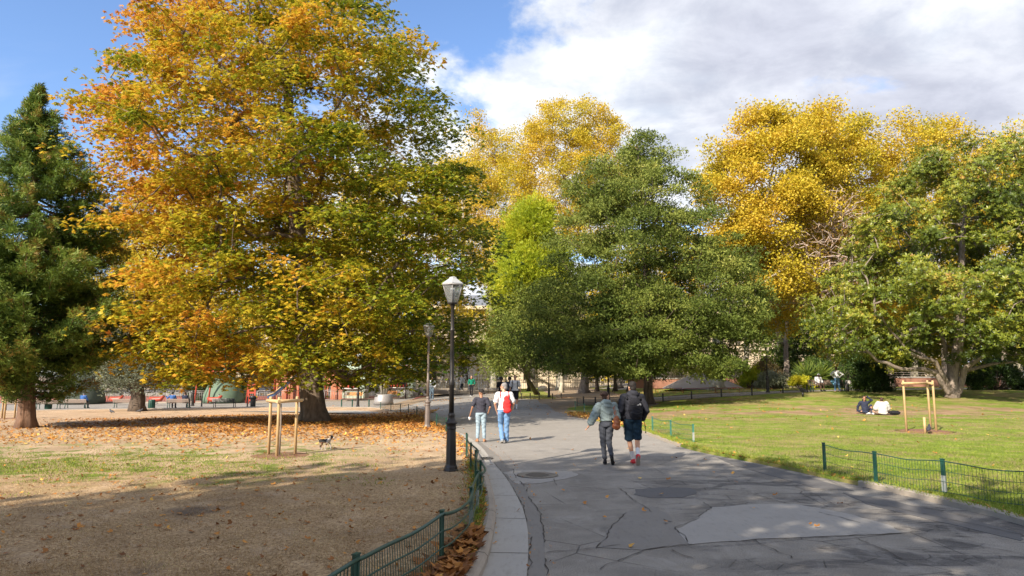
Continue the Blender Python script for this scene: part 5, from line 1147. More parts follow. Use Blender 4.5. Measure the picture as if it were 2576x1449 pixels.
# terracotta play castle with pointed arches
def castle(px0, px1, Y, lb, arches):
    a = up(px0, 1000, Y); b = up(px1, 1000, Y); z0 = gz(a.x, Y)+.05; Wd = b.x-a.x; Hh = 3.4; r = empty('play_tower', (a.x, Y, z0), 0, lb, 'play tower', 'terracotta play towers')
    m = MB(); bay = Wd/arches; dth = .35
    for i in range(arches):
        x0 = i*bay; x1 = x0+bay; c = (x0+x1)/2; hw = bay*.30; pts = [(c-hw, 0)]
        for k in range(9):
            t = k/8; pts.append((c-hw+hw*t**1.6 if k < 8 else c, 1.0+1.05*t**.75))
        for k in range(7, -1, -1): t = k/8; pts.append((c+hw-hw*t**1.6, 1.0+1.05*t**.75))
        pts.append((c+hw, 0)); outer = [(x0, 0)]+[(x0, 2.6*j/9) for j in range(1, 9)]
        n = len(pts)
        for sgn in (0, dth):
            vs = [(x, sgn, z) for x, z in pts]+[(x0, sgn, 0), (x0, sgn, 2.6), (c, sgn, 2.6), (x1, sgn, 2.6), (x1, sgn, 0)]; h2 = n//2
            fs = [(n,)+tuple(range(0, 1)), ]
            fs = [tuple([n, n+1, n+2]+list(range(h2, -1, -1))), tuple([n+4]+list(range(n-1, h2-1, -1))+[n+2, n+3])]
            if sgn: fs = [tuple(reversed(f)) for f in fs]
            m.add(vs, fs)
        for j in range(n-1):
            (x_, z_), (x2, z2) = pts[j], pts[j+1]; m.add([(x_, 0, z_), (x_, dth, z_), (x2, dth, z2), (x2, 0, z2)], [(0, 1, 2, 3)])
    m.build('arched_wall', M['terra'], r)
    m = MB(); m.box((Wd/2, 1.0, 2.7), (Wd+.2, 2.4, .16)); m.box((Wd/2, 2.0, 1.3), (Wd, .12, 2.6)); m.build('deck', M['terra'], r)
    for i in range(arches+1):
        m = MB(); m.tube([(i*bay, -.08, 0), (i*bay, -.08, 3.6)], .06, 8); m.build('pole', M['redp'], r)
    m = MB(); m.box((Wd/2, -.02, 3.15), (Wd, .08, .7)); m.build('parapet', M['terra'], r)
castle(690, 752, 66, 'terracotta play tower with pointed arches left of the chestnut trunk', 2)
castle(818, 848, 66, 'narrow terracotta play tower with a ladder right of the chestnut trunk', 1)
# slide
a = up(725, 1000, 63); s0 = Vector((a.x, 63, gz(a.x, 63)+.05)); r = empty('slide', s0, 0, 'blue and yellow playground slide coming down from the play tower', 'slide')
m = MB(); L = [(.9, .8, 2.6), (.55, .5, 2.3), (-.3, 0, 1.35), (-1.1, -.4, .55), (-1.6, -.6, .35)]
for dy, h, mt in ((0, 0, 'chute'),):
    vs = []
    for x, y, z in L: vs += [(x, y-.3, z+.25), (x, y-.28, z), (x, y+.28, z), (x, y+.3, z+.25)]
    m.add(vs, [(4*i+j, 4*i+j+1, 4*i+j+5, 4*i+j+4) for i in range(4) for j in range(3)]); m.build('chute', M['blue'], r)
m = MB()
for y in (-.32, .32): m.tube([(x, yy+y, z+.27) for x, yy, z in L], .045, 6)
m.build('side_rail', M['pine'], r)
m = MB(); m.tube([(.9, .5, 0), (.9, .5, 2.6)], .05, 6); m.tube([(.9, 1.1, 0), (.9, 1.1, 2.6)], .05, 6); m.tube([(-1.3, -.5, 0), (-1.3, -.5, .4)], .05, 6); m.build('support', M['redp'], r)
# red swing frame and spring toys
a = up(640, 1000, 60); s0 = Vector((a.x-1.6, 60, gz(a.x, 60)+.05)); r = empty('climbing_frame', s0, 0, 'red climbing frame of leaning poles in the playground', 'climbing frame')
for x in (-3.6, -2.4, .9): 
    m = MB(); m.tube([(x, 0, 0), (x+.25, 0, 2.9)], .07, 6); m.build('pole', M['redp'], r)
m = MB(); m.tube([(-3.6+.24, 0, 2.75), (.9+.24, 0, 2.75)], .06, 6); m.build('crossbar', M['redp'], r)
a = up(633, 1000, 59); r = empty('ladder_panel', Vector((a.x, 59, gz(a.x, 59)+.05)), 0, 'small red slotted ladder panel standing in the playground', 'play panel')
m = MB(); m.box((-.28, 0, .9), (.12, .12, 1.8)); m.box((.28, 0, .9), (.12, .12, 1.8)); m.build('upright', M['redp'], r)
m = MB()
for k in range(5): m.box((0, 0, .3+k*.32), (.5, .08, .16))
m.build('rung', M['redp'], r)
for px, Y, lb in ((395, 57, 'red rocking toy behind the two people in blue'), (232+60, 57.5, 'red spring toy left of the olive trunk'), (540, 57, 'red low play car by the climbing frame')):
    a = up(px, 1000, Y); r = empty('spring_toy', Vector((a.x, Y, gz(a.x, Y)+.05)), 0, lb, 'spring toy', 'red spring toys')
    m = MB(); m.tube([(.09*math.cos(k), .09*math.sin(k), k*.02) for k in range(20)], .02, 5); m.build('spring', M['steel'], r)
    m = MB(); m.tube([(-.6, 0, .55), (-.3, 0, .42), (.3, 0, .45), (.6, 0, .75)], [.1, .2, .2, .08], 8); m.build('body', M['redp'], r)
    m = MB(); m.tube([(.35, -.2, .85), (.35, .2, .85)], .03, 5); m.tube([(.35, 0, .5), (.35, 0, .85)], .03, 5); m.build('handlebar', M['steel'], r)
# planter tree with several pale stems
a = up(965, 1000, 58); b0 = Vector((a.x, 58, gz(a.x, 58)+.05)); r = empty('planter', b0, 0, 'round grey concrete planter inside the playground', 'planter')
m = MB(); m.lathe([(.85, 0), (.8, .3), (.72, .75), (.66, .85), (.58, .8), (.5, .7)], 20); m.build('bowl', M['steel'], r)
r = empty('multi_stem_tree', b0+Vector((0, .3, .7)), 0, 'multi stemmed young tree with slender pale trunks in the concrete planter', 'tree')
m = MB(); Vt = []
for k in range(8):
    an = k*.8; ex = Vector((math.cos(an)*1.3, math.sin(an)*.9, 4.2+.5*math.sin(k*3))); m.tube([(.15*math.cos(an), .15*math.sin(an), 0), (.5*ex.x, .5*ex.y, 2), ex], [.075, .055, .02], 6); Vt.append(ex)
m.build('stem', M['bark_plane'], r)
Vt = np.array([tuple(v) for v in Vt]); C_ = Vt[rng.integers(0, 8, 1800)]+rng.normal(size=(1800, 3))*np.array([.7, .6, .5]); Vl, k = leaves_at(C_, rand_dirs(1800), 'twig', .16); mesh_np('crown', Vl, quadfaces(1800*k), M['leaf_lime'], r, tint=np.clip(rng.normal(.5, .2, 1800*k), 0, 1))
# kiosk
def kiosk(px, Y, W_, H_, lb, awn):
    a = up(px, 1000, Y); b0 = Vector((a.x, Y, gz(a.x, Y)+.05)); r = empty('kiosk', b0, 0, lb, 'kiosk', 'kiosks behind the playground'); D_ = 2.2; w2 = W_/2
    m = MB(); m.box((0, D_, H_/2), (W_, .1, H_)); m.box((-w2+.05, D_/2, H_/2), (.1, D_, H_)); m.box((w2-.05, D_/2, H_/2), (.1, D_, H_)); m.box((0, 0, .5), (W_-.2, .1, 1.0))
    m.box((-w2+.3, 0, H_/2+.5), (.5, .1, H_-1.0)); m.box((w2-.3, 0, H_/2+.5), (.5, .1, H_-1.0)); m.box((0, 0, H_-.25), (W_-1.1, .1, .5)); m.build('wall', M['mint'], r)
    m = MB(); m.box((0, -.18, 1.03), (W_-1.0, .45, .06)); m.build('counter', M['white'], r)
    m = MB(); m.box((0, D_-.3, 1.6), (W_-.3, .05, 1.5)); m.build('back_panel', M['dkglass'], r)
    m = MB()
    for k in range(9): m.box((-w2+.75+k*(W_-1.5)/8, .3, 1.15+.06*(k % 3)), (.16, .16, .26+.1*(k % 3)))
    m.build('goods', [M['redp'], M['white'], M['pine']], r)
    m = MB(); m.lathe([(W_*.62, H_), (W_*.64, H_+.12), (W_*.5, H_+.4), (W_*.2, H_+.75), (.05, H_+.9)], 16, (0, D_/2, 0)); m.build('roof', M['mint'], r)
    if awn: m = MB(); m.box((0, -.5, H_-.35), (W_-.6, 1.0, .05), rot=Matrix.Rotation(.3, 3, 'X')); m.build('awning', M['white'], r)
kiosk(874, 72, 3.6, 2.9, 'pale green kiosk with an open dark serving hatch', False); kiosk(990, 76, 4.2, 2.8, 'second pale kiosk with a white awning behind the planter', True)
r = empty('sign_board', Vector((up(1021, 960, 72).x, 72, gz(up(1021, 960, 72).x, 72))), 0, 'red sign board on a dark post left of the fountain', 'sign')
m = MB(); m.tube([(0, .05, 0), (0, .05, 2.9)], .05, 6); m.build('post', M['iron'], r); m = MB(); m.box((0, 0, 3.1), (.95, .06, .75)); m.build('board', M['redp'], r)

# ------------------------------------------------------------------ fountain
fc = up(1190, 985, 81); fz = gz(fc.x, 81); r = empty('fountain', (fc.x, 81, fz), 0, 'stone basin fountain with arching spray of water jets', 'fountain')
m = MB(); m.lathe([(8.0, 0), (8.0, .35), (8.08, .37), (8.08, .47), (7.5, .47), (7.5, .2)], 56); m.build('basin', M['stone'], r)
t = NT('fountain_water'); nn = t.noise(5, t.pos(), 3); t.surf((.14, .17, .17), .08, t.bump(nn, .6, .05)); M['water'] = t.mat
m = MB(); m.lathe([(7.5, .30), (.1, .31)], 56); m.build('water', M['water'], r)
t = NT('spray'); df = t.n('BsdfDiffuse', {'Color': (.9, .92, .95, 1)}); tr = t.n('BsdfTransparent'); tl = t.n('BsdfTranslucent', {'Color': (.9, .92, .95, 1)})
mx = t.n('MixShader', {0: .5, 1: df.outputs[0], 2: tl.outputs[0]}); m2 = t.n('MixShader', {0: .55, 1: tr.outputs[0], 2: mx.outputs[0]}); t.t.links.new(m2.outputs[0], t.out.inputs[0]); M['spray'] = t.mat
m = MB()
for k in range(16):
    an = 2*math.pi*k/16+.2; base = Vector((math.cos(an)*6.0, math.sin(an)*6.0, .4))
    for j in range(9):
        d_ = Vector((-math.cos(an), -math.sin(an), 0)); d_.rotate(Quaternion((0, 0, 1), random.uniform(-.22, .22))); reach = random.uniform(2.0, 3.8); hh = random.uniform(1.8, 3.0)
        for q in range(12):
            t0 = random.random(); t1 = t0+.03; P_ = lambda t_: base+d_*reach*t_+Vector((0, 0, hh*4*t_*(1-t_)))
            if P_(t1).z < .3: continue
            m.tube([P_(t0), P_(t1)], .012+.008*t0, 3, cap=False)
for k in range(260):
    a_ = random.uniform(0, 6.28); q = random.random()**.7*.6; h_ = random.uniform(.5, 4.2); m.tube([(q*math.cos(a_), q*math.sin(a_), h_), (q*1.05*math.cos(a_), q*1.05*math.sin(a_), h_+.25)], .014, 3, cap=False)
tag(m.build('water_spray', M['spray'], r), kind='stuff'); r.scale = (.7, .7, 1)
m = MB(); m.lathe([(.9, .3), (.8, .6), (.4, .8), (.3, 1.0), (.5, 1.1), (.1, 1.15)], 14); m.build('nozzle', M['stone'], r)
m = MB(); m.tube([(0, 0, 0), (0, 0, 3.4)], .05, 6); b = m.build('flag_pole', M['iron2']); b.location = at(1228, 990); tag(b, 'thin dark pole standing in front of the fountain basin', 'pole')

# ------------------------------------------------------------------ stone building behind
def wall_mat():
    t = NT('ashlar'); p = t.n('TexCoord').outputs['Object']; x, y, z = t.sep(p)[:3]
    v = t.n('CombineXYZ', {0: t.math('ADD', x, y), 1: z, 2: 0.0}).outputs[0]
    b = t.n('TexBrick', {'Vector': v, 'Color1': c4((.52, .43, .30)), 'Color2': c4((.60, .50, .37)), 'Mortar': c4((.20, .16, .11)), 'Scale': 1.0, 'Mortar Size': .03, 'Brick Width': 1.3, 'Row Height': .42})
    c = t.mix(t.math('MULTIPLY', t.noise(.7, p, 5), .4), b.outputs['Color'], (.30, .25, .18)); t.surf(c, .9, t.bump(b.outputs['Fac'], -.8, .05)); return t.mat
M['ashlar'] = wall_mat(); M['cornice'] = m_simple('cornice_stone', (.55, .47, .35), .85, 0, .2, 1); M['roofzinc'] = m_simple('zinc_roof', (.20, .21, .23), .5, .2, .1)
def building(x0, x1, Y, H, lb, bay=4.2, floors=(1.2, 6.6)):
    r = empty('stone_building', (x0, Y, 0), 0, lb, 'building', 'stone buildings behind the park'); Wd = x1-x0; n = int(Wd/bay); bw = Wd/n
    m = MB(); hw = .85; edges = [0]
    zc = []
    # wall with real window openings
    for i in range(n):
        a = i*bw; c = a+bw/2; prev = 0
        m.box((a+(bw/2-hw)/2, .25, H/2), (bw/2-hw, .5, H)); m.box((c+hw+(bw/2-hw)/2, .25, H/2), (bw/2-hw, .5, H))
        z = 0
        for f in floors:
            m.box((c, .25, (z+f)/2), (2*hw, .5, f-z)); z = f+3.4
            for k in range(6):       # arch
                a0 = math.pi*k/6; xx = hw*math.cos(a0+math.pi/12); zz = f+3.4-hw+hw*math.sin(a0+math.pi/12)*.98
                m.box((c+xx*1.02, .25, (zz+z)/2+.05), (abs(hw*(math.cos(a0)-math.cos(a0+math.pi/6)))+.01, .44, max(.04, z-zz)))
        m.box((c, .25, (z+H)/2), (2*hw, .5, H-z))
    m.build('wall', M['ashlar'], r)
    for i in range(n):
        c = i*bw+bw/2
        for f in floors:
            m = MB(); m.box((c, .38, f+1.7), (2*hw, .06, 3.4)); w = m.build('window', M['dkglass'], r)
            m = MB(); m.box((c, .33, f+1.7), (.08, .05, 3.4)); 
            for zz in (1.1, 2.3): m.box((c, .325, f+zz), (2*hw, .05, .07))
            for xx in (-hw+.05, hw-.05): m.box((c+xx, .33, f+1.7), (.09, .06, 3.4))
            m.build('frame', M['iron2'], w); m = MB(); m.box((c, -.12, f-.12), (2*hw+.5, .3, .2)); m.build('sill', M['cornice'], w)
            m = MB(); k_ = [(c+(hw+.22)*math.cos(t_), -.03, f+3.4-hw+(hw+.22)*math.sin(t_)) for t_ in np.linspace(0, math.pi, 11)]; m.tube(k_, .13, 5); m.build('arch_trim', M['cornice'], w)
    m = MB(); m.box((Wd/2, -.15, 5.7), (Wd+.3, .5, .35)); m.box((Wd/2, -.3, H+.1), (Wd+.8, 1.0, .5)); m.box((Wd/2, -.1, .4), (Wd+.1, .35, .8)); m.build('cornice', M['cornice'], r)
    m = MB(); m.add([(0, -.2, H+.36), (Wd, -.2, H+.36), (Wd, 9, H+3), (0, 9, H+3)], [(0, 1, 2, 3)]); m.add([(0, .5, 0), (0, 9, 0), (0, 9, H+3), (0, .5, H+.4)], [(0, 1, 2, 3)]); m.add([(Wd, .5, 0), (Wd, 9, 0), (Wd, 9, H+3), (Wd, .5, H+.4)], [(3, 2, 1, 0)]); m.build('roof', M['roofzinc'], r)
building(-14, 19, 99, 11.5, 'pale stone building with arched windows behind the fountain'); building(22, 66, 101, 12, 'pale stone building hidden behind the trees on the right'); building(-66, -18, 101, 11, 'pale stone building hidden behind the playground on the left')
# iron railing and little hedge before the building
r = empty('metal_fence', (-9, 93, 0), 0, 'dark iron railing in front of the stone building', 'fence')
for k in range(14):
    m = MB()
    for j in range(9): x = k*2.2+j*.25; m.tube([(x, 0, 0), (x, 0, 1.3)], .02, 4)
    m.tube([(k*2.2, 0, 1.2), (k*2.2+2.2, 0, 1.2)], .025, 4); m.build('fence_panel', M['iron'], r)

# ------------------------------------------------------------------ grass islands, cone, terrace wall
isl = [Vector(at(*p)[:2]) for p in ((1292, 1001), (1340, 1004), (1420, 1003), (1500, 1003), (1560, 998), (1590, 990), (1540, 980), (1420, 976), (1300, 979), (1284, 990))]
poly('green_lawn', smoothline(isl+[isl[0]], 2)[:-1], M['lawnR'], .05, 1.5)
isl2 = [Vector(at(*p)[:2]) for p in ((1610, 1001), (1668, 998), (1740, 993), (1815, 989), (1892, 986), (1970, 983), (2200, 978), (2576, 975))]
poly('green_lawn', isl2+[Vector((70, 74)), Vector((9, 74))], M['lawnR'], .05, 2)
poly('green_lawn', [Vector((-9, 88)), Vector((14, 88)), Vector((14, 92)), Vector((-9, 92))], M['lawnR'], .05, 2)
cc = up(1768, 985, 61.5); cz = gz(cc.x, 61.5); m = MB(); m.lathe([(3.75, 0), (3.7, .06), (.75, 1.38), (.6, 1.42)], 8, phase=.2, smooth=False)
o = m.build('concrete_cone', M['cement']); o.location = (cc.x, 61.5, cz+.04); tag(o, 'low grey concrete cone shaped like a flat pyramid', 'concrete cone')
r = empty('pipe_railing', at(1668, 990), 0, 'rusty red tubular railing in front of the concrete cone', 'railing'); o0 = at(1668, 990)
for a_, b_ in ((1650, 1716), (1720, 1800), (1804, 1860)):
    p, q = at(a_, 990)-o0, at(b_, 988)-o0; m = MB(); m.tube([p, p+Vector((0, 0, .38)), q+Vector((0, 0, .38)), q], .03, 6); m.build('rail', m_simple('rust_red', (.22, .05, .03), .6), r)
def twall(x0, x1, Y, lb):
    z0 = gz((x0+x1)/2, Y); r = empty('terrace_wall', (x0, Y, z0), 0, lb, 'wall', 'red brown terrace walls at the back'); m = MB(); m.box(((x1-x0)/2, 0, .45), (x1-x0, .3, .9)); m.build('base', M['brickred'], r)
    m = MB(); m.box(((x1-x0)/2, 0, .96), (x1-x0, .4, .12)); m.build('coping', M['cement'], r)
    m = MB()
    for z in (1.2, 1.4, 1.6): m.tube([(0, 0, z), (x1-x0, 0, z)], .025, 4)
    k = 0
    while k < x1-x0: m.tube([(k, 0, 1.0), (k, 0, 1.65)], .03, 4); k += 2
    m.build('railing', M['iron2'], r)
twall(11.5, 20, 68, 'red brown terrace wall with a rail seen through the oak trunks'); twall(20.4, 34, 68, 'red brown terrace wall with a rail behind the concrete cone'); twall(34.4, 56, 66, 'red brown terrace wall with a rail behind the magnolia')
m = MB(); m.box((0, 0, .35), (6, .35, .7)); o = m.build('low_wall', M['cornice'], bevel=.03); p = up(1985, 975, 60); o.location = (p.x, 60, gz(p.x, 60)); tag(o, 'low pale stone wall beside the variegated shrub', 'wall')
m = MB(); m.ell((0, 0, .3), (.6, .45, .42), 9, 6); o = m.build('boulder', M['cornice']); o.location = at(1365, 984); tag(o, 'pale block of stone on the grass island', 'boulder')
# sign post small
r = empty('lawn_sign', at(2020, 1001)+Vector((0, 0, .08)), .3, 'small black sign on a stake in the green lawn', 'sign')
m = MB(); m.tube([(0, 0, 0), (0, 0, .3)], .06, 6); m.build('stake', M['black'], r); m = MB(); m.box((0, 0, .42), (.42, .05, .26), rot=Matrix.Rotation(-.5, 3, 'X') @ Matrix.Rotation(.2, 3, 'Y')); m.build('plate', M['black'], r)

# ------------------------------------------------------------------ shrubs and far trees
def shrub(px, Y, w, h, mat, lb, n=3500, leaf='twig', size=.14, seed=0, dep=.7, tint=.45, name='shrub', cat='shrub', z=None):
    x = up(px, 980, Y).x; b = Vector((x, Y, gz(x, Y) if z is None else z)); r = empty(name, b, 0, lb, cat); rs = np.random.default_rng(seed+100)
    k = max(8, int(w*h*4)); c = rs.normal(size=(k, 3)); c = unit(c)*rs.uniform(.5, 1, (k, 1))**.5; c[:, 2] = np.abs(c[:, 2]); c = c*np.array([w/2*.85, w/2*dep*.85, h*.85])+np.array([0, 0, .1])
    ci = rs.integers(0, k, n); P = c[ci]+rs.normal(size=(n, 3))*np.array([.18, .18, .15])*min(1.3, h*.6+.3); P[:, 2] = np.maximum(P[:, 2], .02)
    Vl, kk = leaves_at(P, unit(P+1e-3), leaf, size); t = np.clip(tint+np.repeat(rs.normal(size=k)[ci]*.12+rs.normal(size=n)*.1, kk), 0, 1); mesh_np('foliage', Vl, quadfaces(n*kk), M[mat], r, tint=t)
    P0 = np.zeros((k, 3)); P0[:, :2] = c[:, :2]*.15; V, Fq = tubes_np(P0, c, np.full(k, .04), np.full(k, .012), 5); mesh_np('stem', V, Fq, M['bark_dark'], r); return r
shrub(2195, 50, 2.9, 2.3, 'leaf_shrub', 'dark round evergreen shrub left of the magnolia trunk', 6500, seed=1, tint=.3)
shrub(1945, 57, 2.6, 1.6, 'leaf_olive', 'pale variegated shrub beside the lamp post', 4500, seed=2, tint=.8, size=.12)
shrub(2012, 56, 2.3, 1.0, 'leaf_lime', 'low yellow green hedge left of the bench', 3200, seed=3, tint=.75, size=.12)
shrub(1888, 60, 2.4, 1.9, 'leaf_lime', 'bright green young shrub right of the concrete cone', 2200, seed=4, tint=.45)
shrub(1925, 63, 3.4, 2.8, 'leaf_bronze', 'bronze leaved shrub behind the lamp post', 4200, seed=5, tint=.35)
shrub(2500, 53, 5.0, 2.6, 'leaf_shrub', 'dark hedge behind the right side of the magnolia', 7500, seed=6, tint=.22)
shrub(2060, 60, 4.5, 2.9, 'leaf_shrub', 'tall green shrubbery behind the bench', 6500, seed=7, tint=.5)
shrub(2150, 60, 4.0, 3.1, 'leaf_shrub', 'dark shrubbery between the bench and the magnolia', 5500, seed=8, tint=.35)
shrub(600, 66, 3.0, 2.2, 'leaf_shrub', 'dark shrub right of the pale green play dome', 3000, seed=9, tint=.25)
shrub(510, 66, 3.0, 2.6, 'leaf_shrub', 'dark shrub behind the pale green play dome', 3000, seed=10, tint=.2)
def spiky(px, Y, lb, seed, n=160, ln=1.7):
    x = up(px, 960, Y).x; b = Vector((x, Y, gz(x, Y))); r = empty('palm_shrub', b, 0, lb, 'palm'); rs = np.random.default_rng(seed); d = unit(rs.normal(size=(n, 3))*np.array([1, 1, .6])+np.array([0, 0, .8])); m = MB()
    m.lathe([(.16, 0), (.14, 1.0)], 8); m.build('trunk', M['bark_dark'], r); C_ = np.tile([[0, 0, 1.0]], (n, 1))+rs.normal(size=(n, 3))*.12; B = unit(np.cross(d, rs.normal(size=(n, 3))))
    V = leaf_quads(C_, d, B, ln*rs.uniform(.7, 1.1, n), .07, .05); mesh_np('fronds', V, quadfaces(n), M['leaf_shrub'], r, tint=rs.uniform(.5, .9, n))
spiky(2030, 57.5, 'spiky palm with narrow fronds behind the bench', 3); spiky(2062, 58.5, 'second spiky palm rising behind the bench beside the seated person', 4)
# trunks under the oak
for i, (px, py, rt, x0, x1, lb) in enumerate(((1412, 990, .24, 1385, 1450, 'slim tree with pale forked trunk on the grass island'), (1470, 992, .50, 1430, 1520, 'tree with a very thick grey brown trunk on the grass island'), (1501, 987, .22, 1475, 1540, 'slim dark trunked tree right of the thick trunk'), (1547, 986, .2, 1520, 1590, 'slim dark trunked tree behind the woman in the hoodie'), (1582, 986, .2, 1560, 1625, 'slim dark trunked tree left of the big oak trunk'))):
    tree('evergreen_tree', lb, None, (px, py), [(940, x0, x1), (900, x0-15, x1+15), (850, x0-20, x1+20), (800, x0, x1)], (M['bark_plane'] if i == 0 else M['bark_grey'] if i == 1 else M['bark_dark'], M['leaf_oak']), 'twig', .2, 45, 3600, rt, depth=.9, sig=(.5, .4), seed=40+i, group='trees on the grass island', tintf=lambda P: .42+0*P[:, 0])
# far row of trees that closes the view
k = 0
for px, Y, top, hw, mt, lf, tn in ((60, 88, 640, 110, 'leaf_shrub', 'twig', .45), (200, 90, 700, 100, 'leaf_plane', 'broad', .4), (420, 88, 620, 110, 'leaf_plane', 'broad', .3), (560, 90, 720, 90, 'leaf_shrub', 'twig', .5), (700, 89, 640, 100, 'leaf_plane', 'broad', .5), (860, 90, 560, 110, 'leaf_plane', 'broad', .5), (1010, 88, 640, 100, 'leaf_plane', 'broad', .35), (1560, 86, 640, 100, 'leaf_plane', 'broad', .5), (1980, 84, 700, 90, 'leaf_shrub', 'twig', .5), (2120, 86, 640, 100, 'leaf_plane', 'broad', .45), (2240, 84, 720, 100, 'leaf_shrub', 'twig', .45), (2380, 86, 660, 110, 'leaf_plane', 'broad', .4), (2530, 84, 700, 110, 'leaf_shrub', 'twig', .4), (-90, 84, 560, 120, 'leaf_plane', 'broad', .5)):
    k += 1; words = {'leaf_shrub': 'green', 'leaf_plane': 'yellow'}[mt]
    where = ['far left behind the conifer', 'between conifer and olive tree', 'behind the olive tree', 'behind the pale green dome', 'behind the slide', 'behind the chestnut trunk', 'left of the fountain', 'behind the grass island', 'behind the lamp by the pale shrub', 'behind the palms', 'behind the dark round shrub', 'behind the magnolia trunk', 'at the right edge', 'outside the left edge'][k-1]
    tree('far_tree', 'distant %s tree closing the view %s' % (words, where), Y, (px, 977), [(955, px-hw*.8, px+hw*.8), (860, px-hw, px+hw), ((860+top)/2, px-hw, px+hw), (top+40, px-hw*.6, px+hw*.6), (top, px-hw*.2, px+hw*.2)], (M['bark_grey'], M[mt]), lf, .34, 120, 8000, .3, depth=.5, sig=(.9, .8), shell=.6, seed=60+k, group='distant trees closing the view', base=None, tintf=lambda P, tn=tn: tn+0*P[:, 0], rtip=.03)
# tall trees behind the photographer whose shade falls over the foreground
for i, (x, y, h, w) in enumerate(((-22.5, -12, 19, 5.2), (-16.5, -6.8, 18.5, 5.0), (-12.5, -4.2, 18.5, 4.4), (-8, -3.6, 17, 4.0), (-5, -11.5, 20, 5.5), (-2.5, -5.6, 14.5, 4.2), (3.5, -12, 15.5, 4.6), (-27, -22, 21, 5.5), (8.5, -9, 12.5, 4), (-13, -20, 22, 6))):
    rows = [(2.5, x, w*.5), (h*.3, x, w*.95), (h*.55, x, w), (h*.8, x, w*.7), (h, x, w*.2)]
    tree('shade_tree', 'tall plane tree standing behind the viewpoint, %s of its row' % ['first', 'second', 'third', 'fourth', 'fifth', 'sixth', 'seventh', 'eighth', 'ninth', 'tenth'][i], y, None, rows, (M['bark_plane'], M['leaf_plane']), 'broad', .42, 130, 4400, .35, depth=1, sig=(.8, .6), shell=.55, seed=90+i, group='tall plane trees behind the viewpoint', base=Vector((x, y, 0)), rtip=.02)
# ------------------------------------------------------------------ fallen leaves and grass
kx = lambda y: np.interp(y, [p.y for p in KLs[:60]], [p.x for p in KLs[:60]])
rx = lambda y: np.interp(y, [p.y for p in RLs], [p.x for p in RLs])
M['litter'] = m_leaf('fallen_leaf_colours', [(0, (.16, .07, .03)), (.35, (.34, .14, .04)), (.7, (.60, .27, .06)), (1, (.72, .48, .12))], .15, .7, .2)
M['dryblade'] = m_leaf('dry_grass_blades', [(0, (.20, .13, .07)), (.5, (.46, .32, .17)), (.85, (.68, .53, .32)), (1, (.25, .28, .07))], .2, .8, .1)
M['blade'] = m_leaf('green_grass_blades', [(0, (.09, .14, .014)), (.5, (.22, .29, .035)), (.85, (.38, .41, .08)), (1, (.45, .40, .18))], .3, .7, .15)
LP, LS, LT = [], [], []
def leaves(n, fx, size, tint, z0, zr=.015, cond=None):
    P = fx(n); x, y = P; k = np.ones(len(x), bool) if cond is None else cond(x, y); x, y = x[k], y[k]
    LP.append(np.stack([x, y, g(x, y)+z0+rng.uniform(0, zr, len(x))], -1)); LS.append(.60*size*rng.uniform(.6, 1.25, len(x))); LT.append(np.clip(rng.normal(tint, .22, len(x)), 0, 1))
U = rng.uniform
def clus(n, k, cx, cy, sx, sy, sp):
    c = np.stack([rng.normal(cx, sx, k), rng.normal(cy, sy, k)], 1); i = rng.integers(0, k, n); return c[i, 0]+rng.normal(0, sp, n), c[i, 1]+rng.normal(0, sp, n)
leftc = lambda x, y: (x < kx(y)-.2) & (y > 5) & (y < 46)
leaves(19000, lambda n: clus(n, 420, -8, 31, 5.5, 4.5, .8), .15, .5, .105, .03, leftc)
leaves(3500, lambda n: clus(n, 160, -12, 23.5, 6, 2.2, .7), .14, .62, .105, .02, leftc)
leaves(2500, lambda n: clus(n, 60, -4.2, 31, 1.3, 4, .5), .16, .6, .105, .06, leftc)
leaves(900, lambda n: (U(-22, -1, n), U(8, 24, n)), .13, .5, .105, .02, leftc)
leaves(420, lambda n: (U(-9, -.9, n), U(6, 14, n)), .11, .35, .105, .02, leftc)
def nearstrip(n):
    y = U(6.2, 8.9, n); return kx(y)-.17-np.abs(rng.normal(0, .14, n)), y
leaves(620, nearstrip, .22, .28, .11, .11)
def strip2(n):
    y = U(8.9, 17, n); return kx(y)-.17-np.abs(rng.normal(0, .16, n)), y
leaves(330, strip2, .15, .38, .11, .03)
def strip3(n):
    y = U(17, 40, n); return kx(y)-.1-np.abs(rng.normal(0, .3, n)), y
leaves(900, strip3, .15, .6, .11, .05)
pathc = lambda x, y: (x > kx(y)+.1) & (x < rx(y))
leaves(110, lambda n: (U(-3, 7, n), U(8, 34, n)), .12, .45, .03, .01, pathc)
leaves(600, lambda n: (U(-12, 14, n), U(33, 60, n)), .15, .4, .02, .02, lambda x, y: (y > 40) | pathc(x, y))
def edgeL(n):
    y = U(6, 20, n); return kx(y)+rng.choice([.0, .48, .72], n)+rng.normal(0, .02, n), y
leaves(130, edgeL, .06, .5, .03, .01)
rc = lambda x, y: (x > rx(np.minimum(y, 38))+.15) & (y < 44)
leaves(230, lambda n: (U(4, 26, n), U(9, 40, n)), .16, .72, .08, .02, rc)
leaves(350, lambda n: clus(n, 60, 12, 40, 7, 4, .8), .15, .5, .08, .02, lambda x, y: x > 5)
def stripR(n):
    y = U(27, 36, n); return rx(y)+rng.normal(.25, .3, n), y
leaves(1100, stripR, .16, .68, .08, .06)
def stripR2(n):
    y = U(8, 27, n); return rx(y)+np.abs(rng.normal(.0, .22, n)), y
leaves(420, stripR2, .12, .5, .07, .03)
leaves(2200, lambda n: clus(n, 90, 14, 60, 9, 5, 1.0), .16, .5, .07, .02)
P = np.concatenate(LP); s_ = np.concatenate(LS); T = np.concatenate(LT); n = len(P)
